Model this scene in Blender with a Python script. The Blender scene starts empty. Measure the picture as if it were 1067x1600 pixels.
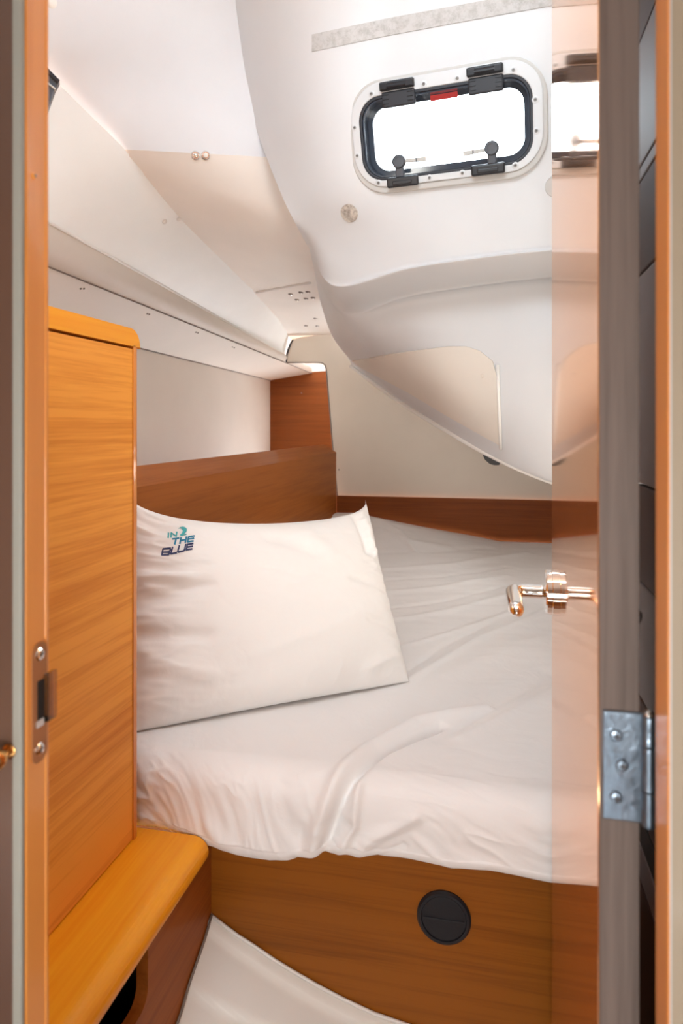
import bpy, bmesh, math, random
import numpy as np
from mathutils import Vector, Matrix, noise

# ------------------------------------------------------------------ camera, light, exposure
SC = bpy.context.scene
F, CX, HY = 1066.67, 533.5, 665.0          # focal length in pixels, principal column, eye-level row
YAW = math.atan(232.0 / 1067.0)            # camera looks a little to port of the boat's fore-aft axis
EYE = 1.45
cam_d = bpy.data.cameras.new('camera')
cam = bpy.data.objects.new('camera', cam_d)
SC.collection.objects.link(cam)
cam.location = (0, 0, EYE)
cam.rotation_euler = (math.pi / 2, 0, YAW)
cam_d.sensor_fit = 'VERTICAL'
cam_d.sensor_height = 36.0
cam_d.lens = 24.0
cam_d.shift_y = -(800.0 - HY) / 1600.0
cam_d.clip_start = 0.02
cam_d.dof.use_dof = True
cam_d.dof.focus_distance = 1.45
cam_d.dof.aperture_fstop = 5.6
SC.camera = cam

world = bpy.data.worlds.new('world')
SC.world = world
world.use_nodes = True
bg = world.node_tree.nodes['Background']
bg.inputs['Color'].default_value = (0.84, 0.94, 1.0, 1)
bg.inputs['Strength'].default_value = 11.0

SC.view_settings.view_transform = 'Standard'
SC.view_settings.look = 'None'
SC.view_settings.gamma = 1.0
SC.view_settings.exposure = 0.36
SC.view_settings.use_curve_mapping = False


def area_light(name, loc, target, size, power, color, shape='DISK', size_y=None):
    d = bpy.data.lights.new(name, 'AREA')
    d.shape = shape
    d.size = size
    if size_y:
        d.size_y = size_y
    d.energy = power
    d.color = color
    o = bpy.data.objects.new(name, d)
    SC.collection.objects.link(o)
    o.location = loc
    o.rotation_euler = (Vector(target) - Vector(loc)).to_track_quat('-Z', 'Y').to_euler()
    return o


def point_light(name, loc, r, power, color):
    d = bpy.data.lights.new(name, 'POINT')
    d.shadow_soft_size = r
    d.energy = power
    d.color = color
    o = bpy.data.objects.new(name, d)
    SC.collection.objects.link(o)
    o.location = loc
    return o


# unseen fill lights, all added to brighten the cabin
area_light('overhead_fill', (-0.30, 0.80, EYE + 0.95), (-0.28, 1.05, EYE - 0.6), 0.40, 2.0, (0.50, 0.77, 1.0), 'RECTANGLE', 0.42)  # cool fill under the closed roof, added for light from above
area_light('hull_side_fill', (-0.53, 0.62, EYE + 0.34), (-1.2, 1.8, EYE + 0.25), 0.10, 1.05, (0.98, 0.98, 0.92))  # added fill hidden by the left jamb, brightens the sloping panel
area_light('ceiling_fill', (0.30, 2.45, EYE - 0.10), (-0.7, 2.3, EYE + 0.42), 0.26, 2.0, (1.0, 0.97, 0.88))  # added fill hidden behind the open door, lifts headliner and hull side
area_light('moulding_fill', (0.20, 1.24, EYE - 0.26), (-0.15, 1.75, EYE + 0.45), 0.14, 1.5, (1.0, 0.90, 0.76))  # second added fill behind the door, for the moulding's lower face
area_light('doorway_fill', (-0.12, -0.50, EYE - 0.28), (-0.35, 2.2, EYE + 0.15), 0.45, 9.5, (0.97, 1.0, 0.98))  # added soft fill behind the camera, shining in through the doorway
point_light('locker_fill', (-0.74, 0.86, EYE + 0.33), 0.02, 0.55, (1.0, 0.62, 0.28))  # added warm point for the glow on the locker top, out of view

# ------------------------------------------------------------------ geometry from the picture's perspective
S = 1.14


def ray(px, py):
    a = (px - CX) / F
    c = (HY - py) / F
    s, k = math.sin(YAW), math.cos(YAW)
    return Vector((a * k - s, a * s + k, c))


def off(v):
    return Vector((v.x, v.y, v.z + EYE))


def P(px, py, t):           # point at depth t (cabin scale applied)
    return off(ray(px, py) * (t * S))


def onX(px, py, x):
    r = ray(px, py)
    return off(r * (x / r.x))


def onY(px, py, y):
    r = ray(px, py)
    return off(r * (y / r.y))


def onZ(px, py, z):
    r = ray(px, py)
    return off(r * (z / r.z))


def pix(v):
    s, k = math.sin(YAW), math.cos(YAW)
    x = v[0] * k + v[1] * s
    y = -v[0] * s + v[1] * k
    return CX + F * x / y, HY - F * (v[2] - EYE) / y


# ------------------------------------------------------------------ materials
def new_mat(name):
    m = bpy.data.materials.new(name)
    m.use_nodes = True
    nt = m.node_tree
    return m, nt, nt.nodes['Principled BSDF']


def simple(name, col, rough=0.5, metal=0.0, coat=0.0, noise_scale=None, noise_amt=0.05, bump=0.0, bump_scale=200.0):
    m, nt, b = new_mat(name)
    b.inputs['Base Color'].default_value = (*col, 1)
    b.inputs['Roughness'].default_value = rough
    b.inputs['Metallic'].default_value = metal
    b.inputs['Coat Weight'].default_value = coat
    b.inputs['Coat Roughness'].default_value = 0.08
    tc = nt.nodes.new('ShaderNodeTexCoord')
    n = nt.nodes.new('ShaderNodeTexNoise')
    n.inputs['Scale'].default_value = noise_scale or 6.0
    n.inputs['Detail'].default_value = 4
    nt.links.new(tc.outputs['Object'], n.inputs['Vector'])
    mx = nt.nodes.new('ShaderNodeMix')
    mx.data_type = 'RGBA'
    mx.inputs['A'].default_value = (*[c * (1 - noise_amt) for c in col], 1)
    mx.inputs['B'].default_value = (*[min(1, c * (1 + noise_amt)) for c in col], 1)
    nt.links.new(n.outputs['Fac'], mx.inputs['Factor'])
    nt.links.new(mx.outputs['Result'], b.inputs['Base Color'])
    if bump:
        n2 = nt.nodes.new('ShaderNodeTexNoise')
        n2.inputs['Scale'].default_value = bump_scale
        n2.inputs['Detail'].default_value = 3
        nt.links.new(tc.outputs['Object'], n2.inputs['Vector'])
        bp = nt.nodes.new('ShaderNodeBump')
        bp.inputs['Strength'].default_value = bump
        bp.inputs['Distance'].default_value = 0.002
        nt.links.new(n2.outputs['Fac'], bp.inputs['Height'])
        nt.links.new(bp.outputs['Normal'], b.inputs['Normal'])
    return m


def wood(name, c1, c2, axis='Y', rough=0.42, coat=0.3, coat_ior=1.5, scale=1.0, tilt=0.0, coat_rough=0.06):
    """varnished teak veneer: long fine grain running along one axis"""
    m, nt, b = new_mat(name)
    tc = nt.nodes.new('ShaderNodeTexCoord')
    mp = nt.nodes.new('ShaderNodeMapping')
    lo, hi = 1.6 * scale, 60.0 * scale
    mp.inputs['Scale'].default_value = {'X': (lo, hi, hi), 'Y': (hi, lo, hi), 'Z': (hi, hi, lo)}[axis]
    if tilt:
        mp.vector_type = 'TEXTURE'
        mp.inputs['Scale'].default_value = [1 / v for v in mp.inputs['Scale'].default_value]
        mp.inputs['Rotation'].default_value = (tilt, 0, 0)
    nt.links.new(tc.outputs['Object'], mp.inputs['Vector'])
    n1 = nt.nodes.new('ShaderNodeTexNoise')
    n1.inputs['Scale'].default_value = 1.0
    n1.inputs['Detail'].default_value = 6
    n1.inputs['Roughness'].default_value = 0.65
    n1.inputs['Distortion'].default_value = 0.35
    nt.links.new(mp.outputs['Vector'], n1.inputs['Vector'])
    n2 = nt.nodes.new('ShaderNodeTexNoise')
    n2.inputs['Scale'].default_value = 4.5
    n2.inputs['Detail'].default_value = 3
    nt.links.new(mp.outputs['Vector'], n2.inputs['Vector'])
    n3 = nt.nodes.new('ShaderNodeTexNoise')
    n3.inputs['Scale'].default_value = 0.12
    n3.inputs['Detail'].default_value = 2
    nt.links.new(mp.outputs['Vector'], n3.inputs['Vector'])
    ad = nt.nodes.new('ShaderNodeMath')
    ad.operation = 'MULTIPLY_ADD'
    ad.inputs[1].default_value = 0.35
    nt.links.new(n2.outputs['Fac'], ad.inputs[0])
    nt.links.new(n1.outputs['Fac'], ad.inputs[2])
    ad2 = nt.nodes.new('ShaderNodeMath')
    ad2.operation = 'MULTIPLY_ADD'
    ad2.inputs[1].default_value = 0.5
    nt.links.new(n3.outputs['Fac'], ad2.inputs[0])
    nt.links.new(ad.outputs[0], ad2.inputs[2])
    cr = nt.nodes.new('ShaderNodeValToRGB')
    cr.color_ramp.elements[0].position = 0.62
    cr.color_ramp.elements[0].color = (*c1, 1)
    cr.color_ramp.elements[1].position = 1.0
    cr.color_ramp.elements[1].color = (*c2, 1)
    nt.links.new(ad2.outputs[0], cr.inputs['Fac'])
    nt.links.new(cr.outputs['Color'], b.inputs['Base Color'])
    b.inputs['Roughness'].default_value = rough
    b.inputs['Coat Weight'].default_value = coat
    b.inputs['Coat IOR'].default_value = coat_ior
    b.inputs['Coat Roughness'].default_value = coat_rough
    if coat_ior > 1.6:           # deep mirror-like lacquer of the door
        b.inputs['Metallic'].default_value = 0.78
        b.inputs['Specular Tint'].default_value = (1.0, 0.77, 0.58, 1)
        return m
    if coat <= 0.2:
        b.inputs['Specular IOR Level'].default_value = 0.22
    bp = nt.nodes.new('ShaderNodeBump')
    bp.inputs['Strength'].default_value = 0.12
    bp.inputs['Distance'].default_value = 0.0006
    nt.links.new(n2.outputs['Fac'], bp.inputs['Height'])
    nt.links.new(bp.outputs['Normal'], b.inputs['Normal'])
    return m


def speckle(name, c1, c2, scale, rough=0.7):
    m, nt, b = new_mat(name)
    tc = nt.nodes.new('ShaderNodeTexCoord')
    n = nt.nodes.new('ShaderNodeTexNoise')
    n.inputs['Scale'].default_value = scale
    n.inputs['Detail'].default_value = 8
    n.inputs['Roughness'].default_value = 0.75
    nt.links.new(tc.outputs['Object'], n.inputs['Vector'])
    cr = nt.nodes.new('ShaderNodeValToRGB')
    cr.color_ramp.elements[0].position = 0.36
    cr.color_ramp.elements[0].color = (*c1, 1)
    cr.color_ramp.elements[1].position = 0.56
    cr.color_ramp.elements[1].color = (*c2, 1)
    nt.links.new(n.outputs['Fac'], cr.inputs['Fac'])
    nt.links.new(cr.outputs['Color'], b.inputs['Base Color'])
    b.inputs['Roughness'].default_value = rough
    return m


def cloth(name, col):
    m, nt, b = new_mat(name)
    b.inputs['Base Color'].default_value = (*col, 1)
    b.inputs['Roughness'].default_value = 0.85
    b.inputs['Sheen Weight'].default_value = 0.15
    tc = nt.nodes.new('ShaderNodeTexCoord')
    n = nt.nodes.new('ShaderNodeTexNoise')
    n.inputs['Scale'].default_value = 11.0
    n.inputs['Detail'].default_value = 5
    n.inputs['Distortion'].default_value = 1.2
    nt.links.new(tc.outputs['Object'], n.inputs['Vector'])
    n2 = nt.nodes.new('ShaderNodeTexNoise')
    n2.inputs['Scale'].default_value = 700.0
    nt.links.new(tc.outputs['Object'], n2.inputs['Vector'])
    b1 = nt.nodes.new('ShaderNodeBump')
    b1.inputs['Strength'].default_value = 0.35
    b1.inputs['Distance'].default_value = 0.006
    nt.links.new(n.outputs['Fac'], b1.inputs['Height'])
    b2 = nt.nodes.new('ShaderNodeBump')
    b2.inputs['Strength'].default_value = 0.15
    b2.inputs['Distance'].default_value = 0.0004
    nt.links.new(n2.outputs['Fac'], b2.inputs['Height'])
    nt.links.new(b1.outputs['Normal'], b2.inputs['Normal'])
    nt.links.new(b2.outputs['Normal'], b.inputs['Normal'])
    return m


def glass(name, tint, rough=0.0):
    m = bpy.data.materials.new(name)
    m.use_nodes = True
    nt = m.node_tree
    nt.nodes.clear()
    out = nt.nodes.new('ShaderNodeOutputMaterial')
    tr = nt.nodes.new('ShaderNodeBsdfTransparent')
    tr.inputs['Color'].default_value = (*tint, 1)
    gl = nt.nodes.new('ShaderNodeBsdfGlossy')
    gl.inputs['Roughness'].default_value = 0.03
    fr = nt.nodes.new('ShaderNodeFresnel')
    fr.inputs['IOR'].default_value = 1.45
    mx = nt.nodes.new('ShaderNodeMixShader')
    nt.links.new(fr.outputs['Fac'], mx.inputs['Fac'])
    nt.links.new(tr.outputs[0], mx.inputs[1])
    nt.links.new(gl.outputs[0], mx.inputs[2])
    nt.links.new(mx.outputs[0], out.inputs['Surface'])
    return m


M = {}
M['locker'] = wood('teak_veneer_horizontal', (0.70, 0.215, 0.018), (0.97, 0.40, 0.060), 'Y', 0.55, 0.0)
M['solid'] = wood('solid_teak_varnished', (0.90, 0.29, 0.006), (0.98, 0.40, 0.018), 'Y', 0.38, 0.2, scale=0.7)
M['solid_v'] = wood('solid_teak_upright', (0.66, 0.19, 0.015), (0.80, 0.28, 0.035), 'Z', 0.36, 0.3, scale=0.7)
M['jamb'] = wood('teak_jamb', (0.74, 0.25, 0.04), (0.84, 0.33, 0.07), 'Z', 0.35, 0.3, scale=0.5)
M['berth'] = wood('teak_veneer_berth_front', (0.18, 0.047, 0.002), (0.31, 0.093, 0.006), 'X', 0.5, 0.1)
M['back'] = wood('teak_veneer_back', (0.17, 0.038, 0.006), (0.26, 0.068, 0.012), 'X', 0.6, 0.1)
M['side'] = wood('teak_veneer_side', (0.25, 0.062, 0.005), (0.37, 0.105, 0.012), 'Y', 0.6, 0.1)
M['door'] = wood('door_veneer_gloss', (0.86, 0.38, 0.14), (0.96, 0.48, 0.20), 'Y', 0.06, 0.35, 1.8, coat_rough=0.05)
M['edge'] = wood('door_edge_grey_laminate', (0.085, 0.060, 0.05), (0.18, 0.13, 0.11), 'Z', 0.6, 0.0, scale=0.9)
M['white'] = simple('white_gelcoat', (0.66, 0.655, 0.665), 0.42)
M['vinyl'] = simple('cream_headliner', (0.82, 0.77, 0.72), 0.55)
M['vinyl2'] = simple('grey_white_headliner', (0.80, 0.81, 0.85), 0.5)
M['slope'] = simple('bright_white_vinyl', (0.94, 0.93, 0.91), 0.5)
M['ceil4'] = simple('pinkish_cream_vinyl', (0.92, 0.85, 0.79), 0.5)
M['warm'] = simple('beige_liner', (0.70, 0.62, 0.55), 0.6, bump=0.1)
M['bulk'] = simple('cream_laminate', (0.80, 0.71, 0.61), 0.5)
M['accesspanel'] = simple('shade_toned_gelcoat', (0.74, 0.67, 0.60), 0.45)  # tan shade of the downward-facing panel put into its base colour
M['liner'] = simple('floor_gelcoat', (0.88, 0.84, 0.78), 0.3, coat=0.1)
M['nonskid'] = speckle('worn_gelcoat', (0.60, 0.53, 0.45), (0.74, 0.69, 0.62), 30, 0.45)
M['black'] = simple('black_plastic', (0.012, 0.012, 0.016), 0.35, bump=0.1)
M['blacksoft'] = simple('charcoal_plastic', (0.022, 0.022, 0.028), 0.45)
M['greyplastic'] = simple('grey_plastic', (0.075, 0.08, 0.095), 0.4)
M['rubber'] = simple('black_rubber_seal', (0.018, 0.02, 0.028), 0.45)
M['sealglass'] = simple('smoked_pane_border', (0.05, 0.06, 0.08), 0.15)
M['alu'] = simple('anodised_aluminium', (0.62, 0.62, 0.63), 0.5, metal=0.15)
M['flange'] = simple('plastic_flange', (0.52, 0.50, 0.48), 0.45)
M['steel'] = simple('stainless_steel', (0.72, 0.70, 0.68), 0.22, metal=1.0)
M['greyscrew'] = simple('pale_washer', (0.62, 0.62, 0.63), 0.5, metal=0.2)
M['screwhead'] = simple('dull_screw_head', (0.30, 0.29, 0.28), 0.45, metal=0.4)
M['chrome'] = simple('chrome', (0.92, 0.90, 0.88), 0.05, metal=1.0, noise_amt=0.0)
M['hinge'] = simple('tarnished_hinge_steel', (0.22, 0.27, 0.33), 0.30, metal=0.9, noise_scale=60, noise_amt=0.45, bump=0.5, bump_scale=90)
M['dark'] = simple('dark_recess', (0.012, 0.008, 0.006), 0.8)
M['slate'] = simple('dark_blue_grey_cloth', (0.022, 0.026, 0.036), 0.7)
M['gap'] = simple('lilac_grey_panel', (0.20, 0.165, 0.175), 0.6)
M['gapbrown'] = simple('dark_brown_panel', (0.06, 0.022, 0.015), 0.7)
M['tape'] = speckle('yellowed_adhesive_strip', (0.40, 0.38, 0.36), (0.54, 0.52, 0.51), 60)
M['disc'] = speckle('mouldy_adhesive_disc', (0.25, 0.20, 0.17), (0.62, 0.55, 0.48), 55)
M['sheet'] = cloth('white_cotton_sheet', (0.90, 0.87, 0.86))
M['pillow'] = cloth('white_cotton_pillowcase', (0.90, 0.865, 0.84))
M['beige'] = simple('beige_partition', (0.36, 0.27, 0.19), 0.4, coat=0.1, noise_scale=4, noise_amt=0.1)
M['brown'] = simple('brown_gloss_partition', (0.11, 0.058, 0.04), 0.25, coat=0.4, noise_scale=3, noise_amt=0.12)
M['palestrip'] = simple('pale_green_grey_strip', (0.30, 0.28, 0.24), 0.4)
M['brass'] = simple('brass_knob', (0.70, 0.36, 0.12), 0.25, metal=1.0)
M['glass'] = glass('clear_acrylic', (0.98, 0.99, 1.0))
M['red'] = simple('red_sticker', (0.75, 0.05, 0.05), 0.5)
M['lipwhite'] = simple('white_trim', (0.84, 0.80, 0.76), 0.35)
M['seam'] = simple('grey_seam', (0.25, 0.20, 0.17), 0.7)
M['screwdark'] = simple('screw_recess', (0.05, 0.035, 0.03), 0.6)
M['foam'] = simple('mattress_core', (0.75, 0.72, 0.68), 0.9)
M['teal'] = simple('teal_thread', (0.06, 0.40, 0.42), 0.7)
M['blue'] = simple('blue_thread', (0.015, 0.20, 0.34), 0.7)
M['navy'] = simple('navy_thread', (0.035, 0.045, 0.13), 0.7)
M['clear'] = glass('clear_plastic', (0.80, 0.72, 0.66))
M['plate'] = simple('bronze_strike_plate', (0.42, 0.17, 0.06), 0.4, metal=0.3)


# ------------------------------------------------------------------ mesh helpers
def world_loc(o):
    v = Vector((0, 0, 0))
    while o is not None:
        v += Vector(o.location)
        o = o.parent
    return v


def mk(name, verts, faces, mat, parent=None, base=None, smooth=False, mats=None, fmat=None):
    verts = [Vector(v) for v in verts]
    if parent is not None:
        b = world_loc(parent)
    else:
        if base is None:
            xs = [v.x for v in verts]; ys = [v.y for v in verts]; zs = [v.z for v in verts]
            base = ((min(xs) + max(xs)) / 2, (min(ys) + max(ys)) / 2, min(zs))
        b = Vector(base)
    me = bpy.data.meshes.new(name)
    me.from_pydata([tuple(v - b) for v in verts], [], [tuple(f) for f in faces])
    for m_ in (mats or [mat]):
        me.materials.append(M[m_] if isinstance(m_, str) else m_)
    if fmat:
        me.polygons.foreach_set('material_index', fmat)
    if smooth:
        me.polygons.foreach_set('use_smooth', [True] * len(me.polygons))
    me.update()
    o = bpy.data.objects.new(name, me)
    SC.collection.objects.link(o)
    if parent is not None:
        o.parent = parent
    else:
        o.location = b
    return o


def tidy(o):
    bm = bmesh.new(); bm.from_mesh(o.data)
    bmesh.ops.recalc_face_normals(bm, faces=bm.faces)
    bm.to_mesh(o.data); bm.free()
    return o


def empty(name, loc, label=None, cat=None, group=None, kind=None):
    o = bpy.data.objects.new(name, None)
    o.empty_display_size = 0.05
    o.location = loc
    SC.collection.objects.link(o)
    return tag(o, label, cat, group, kind)


def tag(o, label=None, cat=None, group=None, kind=None):
    if label: o['label'] = label
    if cat: o['category'] = cat
    if group: o['group'] = group
    if kind: o['kind'] = kind
    return o


def bevel(o, w, seg=2, angle=0.6):
    md = o.modifiers.new('bevel', 'BEVEL')
    md.width = w; md.segments = seg; md.limit_method = 'ANGLE'; md.angle_limit = angle
    return o


def box_vf(x0, x1, y0, y1, z0, z1):
    v = [(x, y, z) for x in (x0, x1) for y in (y0, y1) for z in (z0, z1)]
    f = [(0, 1, 3, 2), (4, 6, 7, 5), (0, 4, 5, 1), (2, 3, 7, 6), (0, 2, 6, 4), (1, 5, 7, 3)]
    return v, f


def box(name, x0, x1, y0, y1, z0, z1, mat, parent=None, bev=0.0, seg=2):
    """z values relative to the eye"""
    v, f = box_vf(x0, x1, y0, y1, z0 + EYE, z1 + EYE)
    o = mk(name, v, f, mat, parent)
    if bev:
        bevel(o, bev, seg)
    return o


def prism(name, poly, d, mat, parent=None, bev=0.0, smooth=False):
    """poly: list of 3D points (planar); extruded by vector d"""
    n = len(poly)
    v = [Vector(p) for p in poly] + [Vector(p) + Vector(d) for p in poly]
    f = [tuple(range(n)), tuple(range(2 * n - 1, n - 1, -1))] + [(i, i + n, (i + 1) % n + n, (i + 1) % n) for i in range(n)]
    o = mk(name, v, f, mat, parent)
    tidy(o)
    if bev:
        bevel(o, bev, 2)
    return o


def tube_vf(pts, r, seg=10, closed=False, cap=True, rfun=None, flat=None):
    pts = [Vector(p) for p in pts]
    n = len(pts)
    V, Fc = [], []
    up = Vector((0, 0, 1))
    prev = None
    for i, p in enumerate(pts):
        if closed:
            t = pts[(i + 1) % n] - pts[i - 1]
        else:
            t = pts[min(i + 1, n - 1)] - pts[max(i - 1, 0)]
        t.normalize()
        if prev is None:
            a = t.cross(up)
            if a.length < 1e-3:
                a = t.cross(Vector((1, 0, 0)))
        else:
            a = prev - t * prev.dot(t)
        a.normalize()
        prev = a
        b = t.cross(a)
        rr = rfun(i / max(1, n - 1)) * r if rfun else r
        for k in range(seg):
            th = 2 * math.pi * k / seg
            V.append(p + a * math.cos(th) * rr + b * math.sin(th) * rr * (flat or 1))
    m = n if closed else n - 1
    for i in range(m):
        for k in range(seg):
            a0 = i * seg + k; a1 = i * seg + (k + 1) % seg
            b0 = ((i + 1) % n) * seg + k; b1 = ((i + 1) % n) * seg + (k + 1) % seg
            Fc.append((a0, b0, b1, a1))
    if cap and not closed:
        Fc.append(tuple(range(seg - 1, -1, -1)))
        Fc.append(tuple((n - 1) * seg + k for k in range(seg)))
    return V, Fc


def tube(name, pts, r, mat, parent=None, seg=10, **kw):
    v, f = tube_vf(pts, r, seg, **kw)
    return tidy(mk(name, v, f, mat, parent, smooth=True))


def basis(n):
    n = Vector(n).normalized()
    a = n.cross(Vector((0, 0, 1)))
    if a.length < 1e-3:
        a = Vector((1, 0, 0))
    a.normalize()
    return a, n.cross(a), n


def lathe_vf(center, n, prof, seg=24):
    """prof: list of (radius, height along n)"""
    a, b, n = basis(n)
    c = Vector(center)
    V, Fc = [], []
    for r, h in prof:
        for k in range(seg):
            th = 2 * math.pi * k / seg
            V.append(c + n * h + (a * math.cos(th) + b * math.sin(th)) * r)
    for i in range(len(prof) - 1):
        for k in range(seg):
            k2 = (k + 1) % seg
            Fc.append((i * seg + k, i * seg + k2, (i + 1) * seg + k2, (i + 1) * seg + k))
    Fc.append(tuple(range(seg - 1, -1, -1)))
    Fc.append(tuple((len(prof) - 1) * seg + k for k in range(seg)))
    return V, Fc


def lathe(name, center, n, prof, mat, parent=None, seg=24, smooth=True):
    v, f = lathe_vf(center, n, prof, seg)
    o = mk(name, v, f, mat, parent, smooth=smooth)
    tidy(o)
    if smooth:
        md = o.modifiers.new('es', 'EDGE_SPLIT'); md.split_angle = 0.7
    return o


def screw(center, n, r, parent, mat='steel', name='screw'):
    """low domed head with a dark cross recess"""
    a, b, n = basis(n)
    c = Vector(center)
    V, Fc = lathe_vf(c, n, [(r, -0.001), (r, r * 0.15), (r * 0.8, r * 0.38), (r * 0.35, r * 0.45)], 14)
    nb = len(Fc)
    k = len(V)
    for (u, w) in ((0.55, 0.14), (0.14, 0.55)):
        q = [c + n * r * 0.47 + a * sx * u * r + b * sy * w * r for sx, sy in ((-1, -1), (1, -1), (1, 1), (-1, 1))]
        V += q
        Fc.append((k, k + 1, k + 2, k + 3)); k += 4
    return mk(name, V, Fc, None, parent, mats=[mat, 'screwdark'], fmat=[0] * nb + [1, 1])


def cr_spline(p0, p1, p2, p3, t):
    return 0.5 * ((2 * p1) + (p2 - p0) * t + (2 * p0 - 5 * p1 + 4 * p2 - p3) * t * t + (3 * p1 - p0 - 3 * p2 + p3) * t * t * t)


def cr_eval(pts, s):
    """Catmull-Rom through list of np arrays, s in [0, n-1]"""
    n = len(pts)
    i = min(int(math.floor(s)), n - 2)
    t = s - i
    g = lambda k: pts[k] if 0 <= k < n else (2 * pts[0] - pts[1] if k < 0 else 2 * pts[-1] - pts[-2])
    return cr_spline(g(i - 1), g(i), g(i + 1), g(i + 2), t)


def line_sample(pts, n):
    """resample a 3D polyline smoothly into n points"""
    arr = [np.array(p) for p in pts]
    return [Vector(cr_eval(arr, (len(arr) - 1) * k / (n - 1))) for k in range(n)]


def strip_between(name, L1, L2, mat, parent=None, thick=None, rows=1, bulge=0.0, **kw):
    n = len(L1)
    V, Fc = [], []
    for j in range(rows + 1):
        w = j / rows
        for i in range(n):
            p = L1[i].lerp(L2[i], w)
            if bulge:
                t = (L1[min(i + 1, n - 1)] - L1[max(i - 1, 0)])
                nn = t.cross(L2[i] - L1[i]).normalized()
                p = p + nn * bulge * math.sin(math.pi * w)
            V.append(p)
    for j in range(rows):
        for i in range(n - 1):
            Fc.append((j * n + i, j * n + i + 1, (j + 1) * n + i + 1, (j + 1) * n + i))
    o = mk(name, V, Fc, mat, parent, smooth=True, **kw)
    if thick:
        md = o.modifiers.new('solid', 'SOLIDIFY'); md.thickness = thick; md.offset = 1.0 if thick > 0 else 1.0
    return o


# ------------------------------------------------------------------ SETTING: doorway partition
EMP = lambda *a, **k: empty(*a, **k)
JX0, JX1 = -0.3700, 0.1143         # clear opening
YN, YF = 0.488, 0.5183              # partition thickness
ZB, ZT = -1.45, 1.13

wf = EMP('wall_front', (0, YN, 0), 'partition around the cabin doorway with glossy brown and beige faces', None, kind='structure')
box('partition_panel', -1.55, -0.3794, 0.4855, YF, ZB, ZT, 'brown', wf)['label'] = 'glossy dark brown partition face left of the doorway'
box('partition_panel', 0.1158, 1.2, 0.486, YF, ZB, ZT, 'beige', wf)['label'] = 'beige partition face right of the doorway'
box('edge_strip', -0.3794, -0.3703, 0.4845, 0.4895, ZB, ZT, 'palestrip', wf, 0.0018, 3)
jl = box('door_jamb', -0.3793, JX0, 0.4895, YF, ZB, ZT, 'jamb', wf, 0.002, 2)
box('jamb_bead', JX0 - 0.004, JX0 + 0.0007, YF - 0.0045, YF + 0.0004, ZB, ZT, 'jamb', wf, 0.0015, 2)
jr = box('door_jamb', JX1, 0.1156, 0.484, YF, ZB, ZT, 'solid_v', wf, 0.0005, 2)
box('edge_strip', 0.1154, 0.1162, 0.4835, 0.487, ZB, ZT, 'alu', wf)

# strike plate on the left jamb
sp_c = onX(60, 1097, JX0)
sp = EMP('strike_plate', (JX0, sp_c.y, sp_c.z), 'small recessed strike plate with two screws on the left door jamb', 'strike plate')


def plate_profile(hw, hh, r, n=6):
    pts = []
    for cxs, cys, a0 in ((1, 1, 0), (-1, 1, 90), (-1, -1, 180), (1, -1, 270)):
        for k in range(n + 1):
            a = math.radians(a0 + 90 * k / n)
            pts.append((cxs * (hw - r) + r * math.cos(a), cys * (hh - r) + r * math.sin(a)))
    return pts


yc, zc_ = sp_c.y, sp_c.z
outer = plate_profile(0.0095, 0.050, 0.008)
prism('plate', [(JX0 + 0.0002, yc + u, zc_ + v) for u, v in outer], (0.0012, 0, 0), 'plate', sp)
prism('latch_slot', [(JX0 + 0.0015, yc + u + 0.001, zc_ + v + 0.002) for u, v in plate_profile(0.0045, 0.0165, 0.001)], (0.0004, 0, 0), 'dark', sp)
prism('slot_liner', [(JX0 + 0.0015, yc + u - 0.001, zc_ + v - 0.017) for u, v in plate_profile(0.005, 0.003, 0.001)], (0.001, 0, 0), 'steel', sp)
lip = prism('striker_lip', [(JX0 + 0.0015, yc + u + 0.0115, zc_ + v + 0.001) for u, v in plate_profile(0.0065, 0.0205, 0.002)], (0.0022, 0.002, 0), 'clear', sp)
for dz in (0.0405, -0.0385):
    screw((JX0 + 0.0014, yc - 0.001, zc_ + dz), (1, 0, 0), 0.0052, sp, 'chrome')
hole = onX(53, 275, JX0)
screw((JX0 + 0.0002, hole.y, hole.z), (1, 0, 0), 0.0028, wf, 'jamb', 'plug')

# knob at the far left on the brown partition
kc = onY(-5, 1187, 0.47)
kn = EMP('door_knob', kc, 'round brass knob on the glossy brown partition at the left edge', 'knob')
lathe('knob', kc, (0, -1, 0), [(0.003, -0.0155), (0.003, -0.009), (0.006, -0.006), (0.0082, 0.0), (0.0078, 0.004), (0.005, 0.007), (0.001, 0.008)], 'brass', kn)
lathe('rose', kc + Vector((0, 0.0155, 0)), (0, -1, 0), [(0.006, 0), (0.006, 0.002), (0.004, 0.003)], 'brass', kn)

# ------------------------------------------------------------------ SETTING: hull side, headliner, bulkheads
YW = 3.0 * S        # cream bulkhead
YR = 3.4 * S        # rearmost teak bulkhead
XH = -1.12 * S
wl = strip_between('wall_left',
                   [Vector((XH, 0.50, EYE - 1.3)), Vector((XH, YR + .02, EYE - 1.3))],
                   [Vector((XH, 0.50, EYE + .272 * S)), Vector((XH, YR + .02, EYE + .236 * S))], 'warm')
tag(wl, 'beige padded hull side panel behind the locker', None, kind='structure')

cl = EMP('ceiling', (-0.7, 2.0, EYE + 0.5), 'faceted white and cream headliner of the cabin', None, kind='structure')
NL = 40
B0, B1 = Vector((XH, 0.52, EYE + .272 * S)), Vector((XH, YR, EYE + .236 * S))
LB = [B0.lerp(B1, k / (NL - 1)) for k in range(NL)]


def extend(pts, y0, y1):
    a, b = pts[0], pts[1]
    if a.y > y0:
        pts = [a + (a - b) * ((a.y - y0) / (b.y - a.y))] + pts
    a, b = pts[-2], pts[-1]
    if b.y < y1:
        pts = pts + [b + (b - a) * ((y1 - b.y) / (b.y - a.y))]
    return pts


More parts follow.
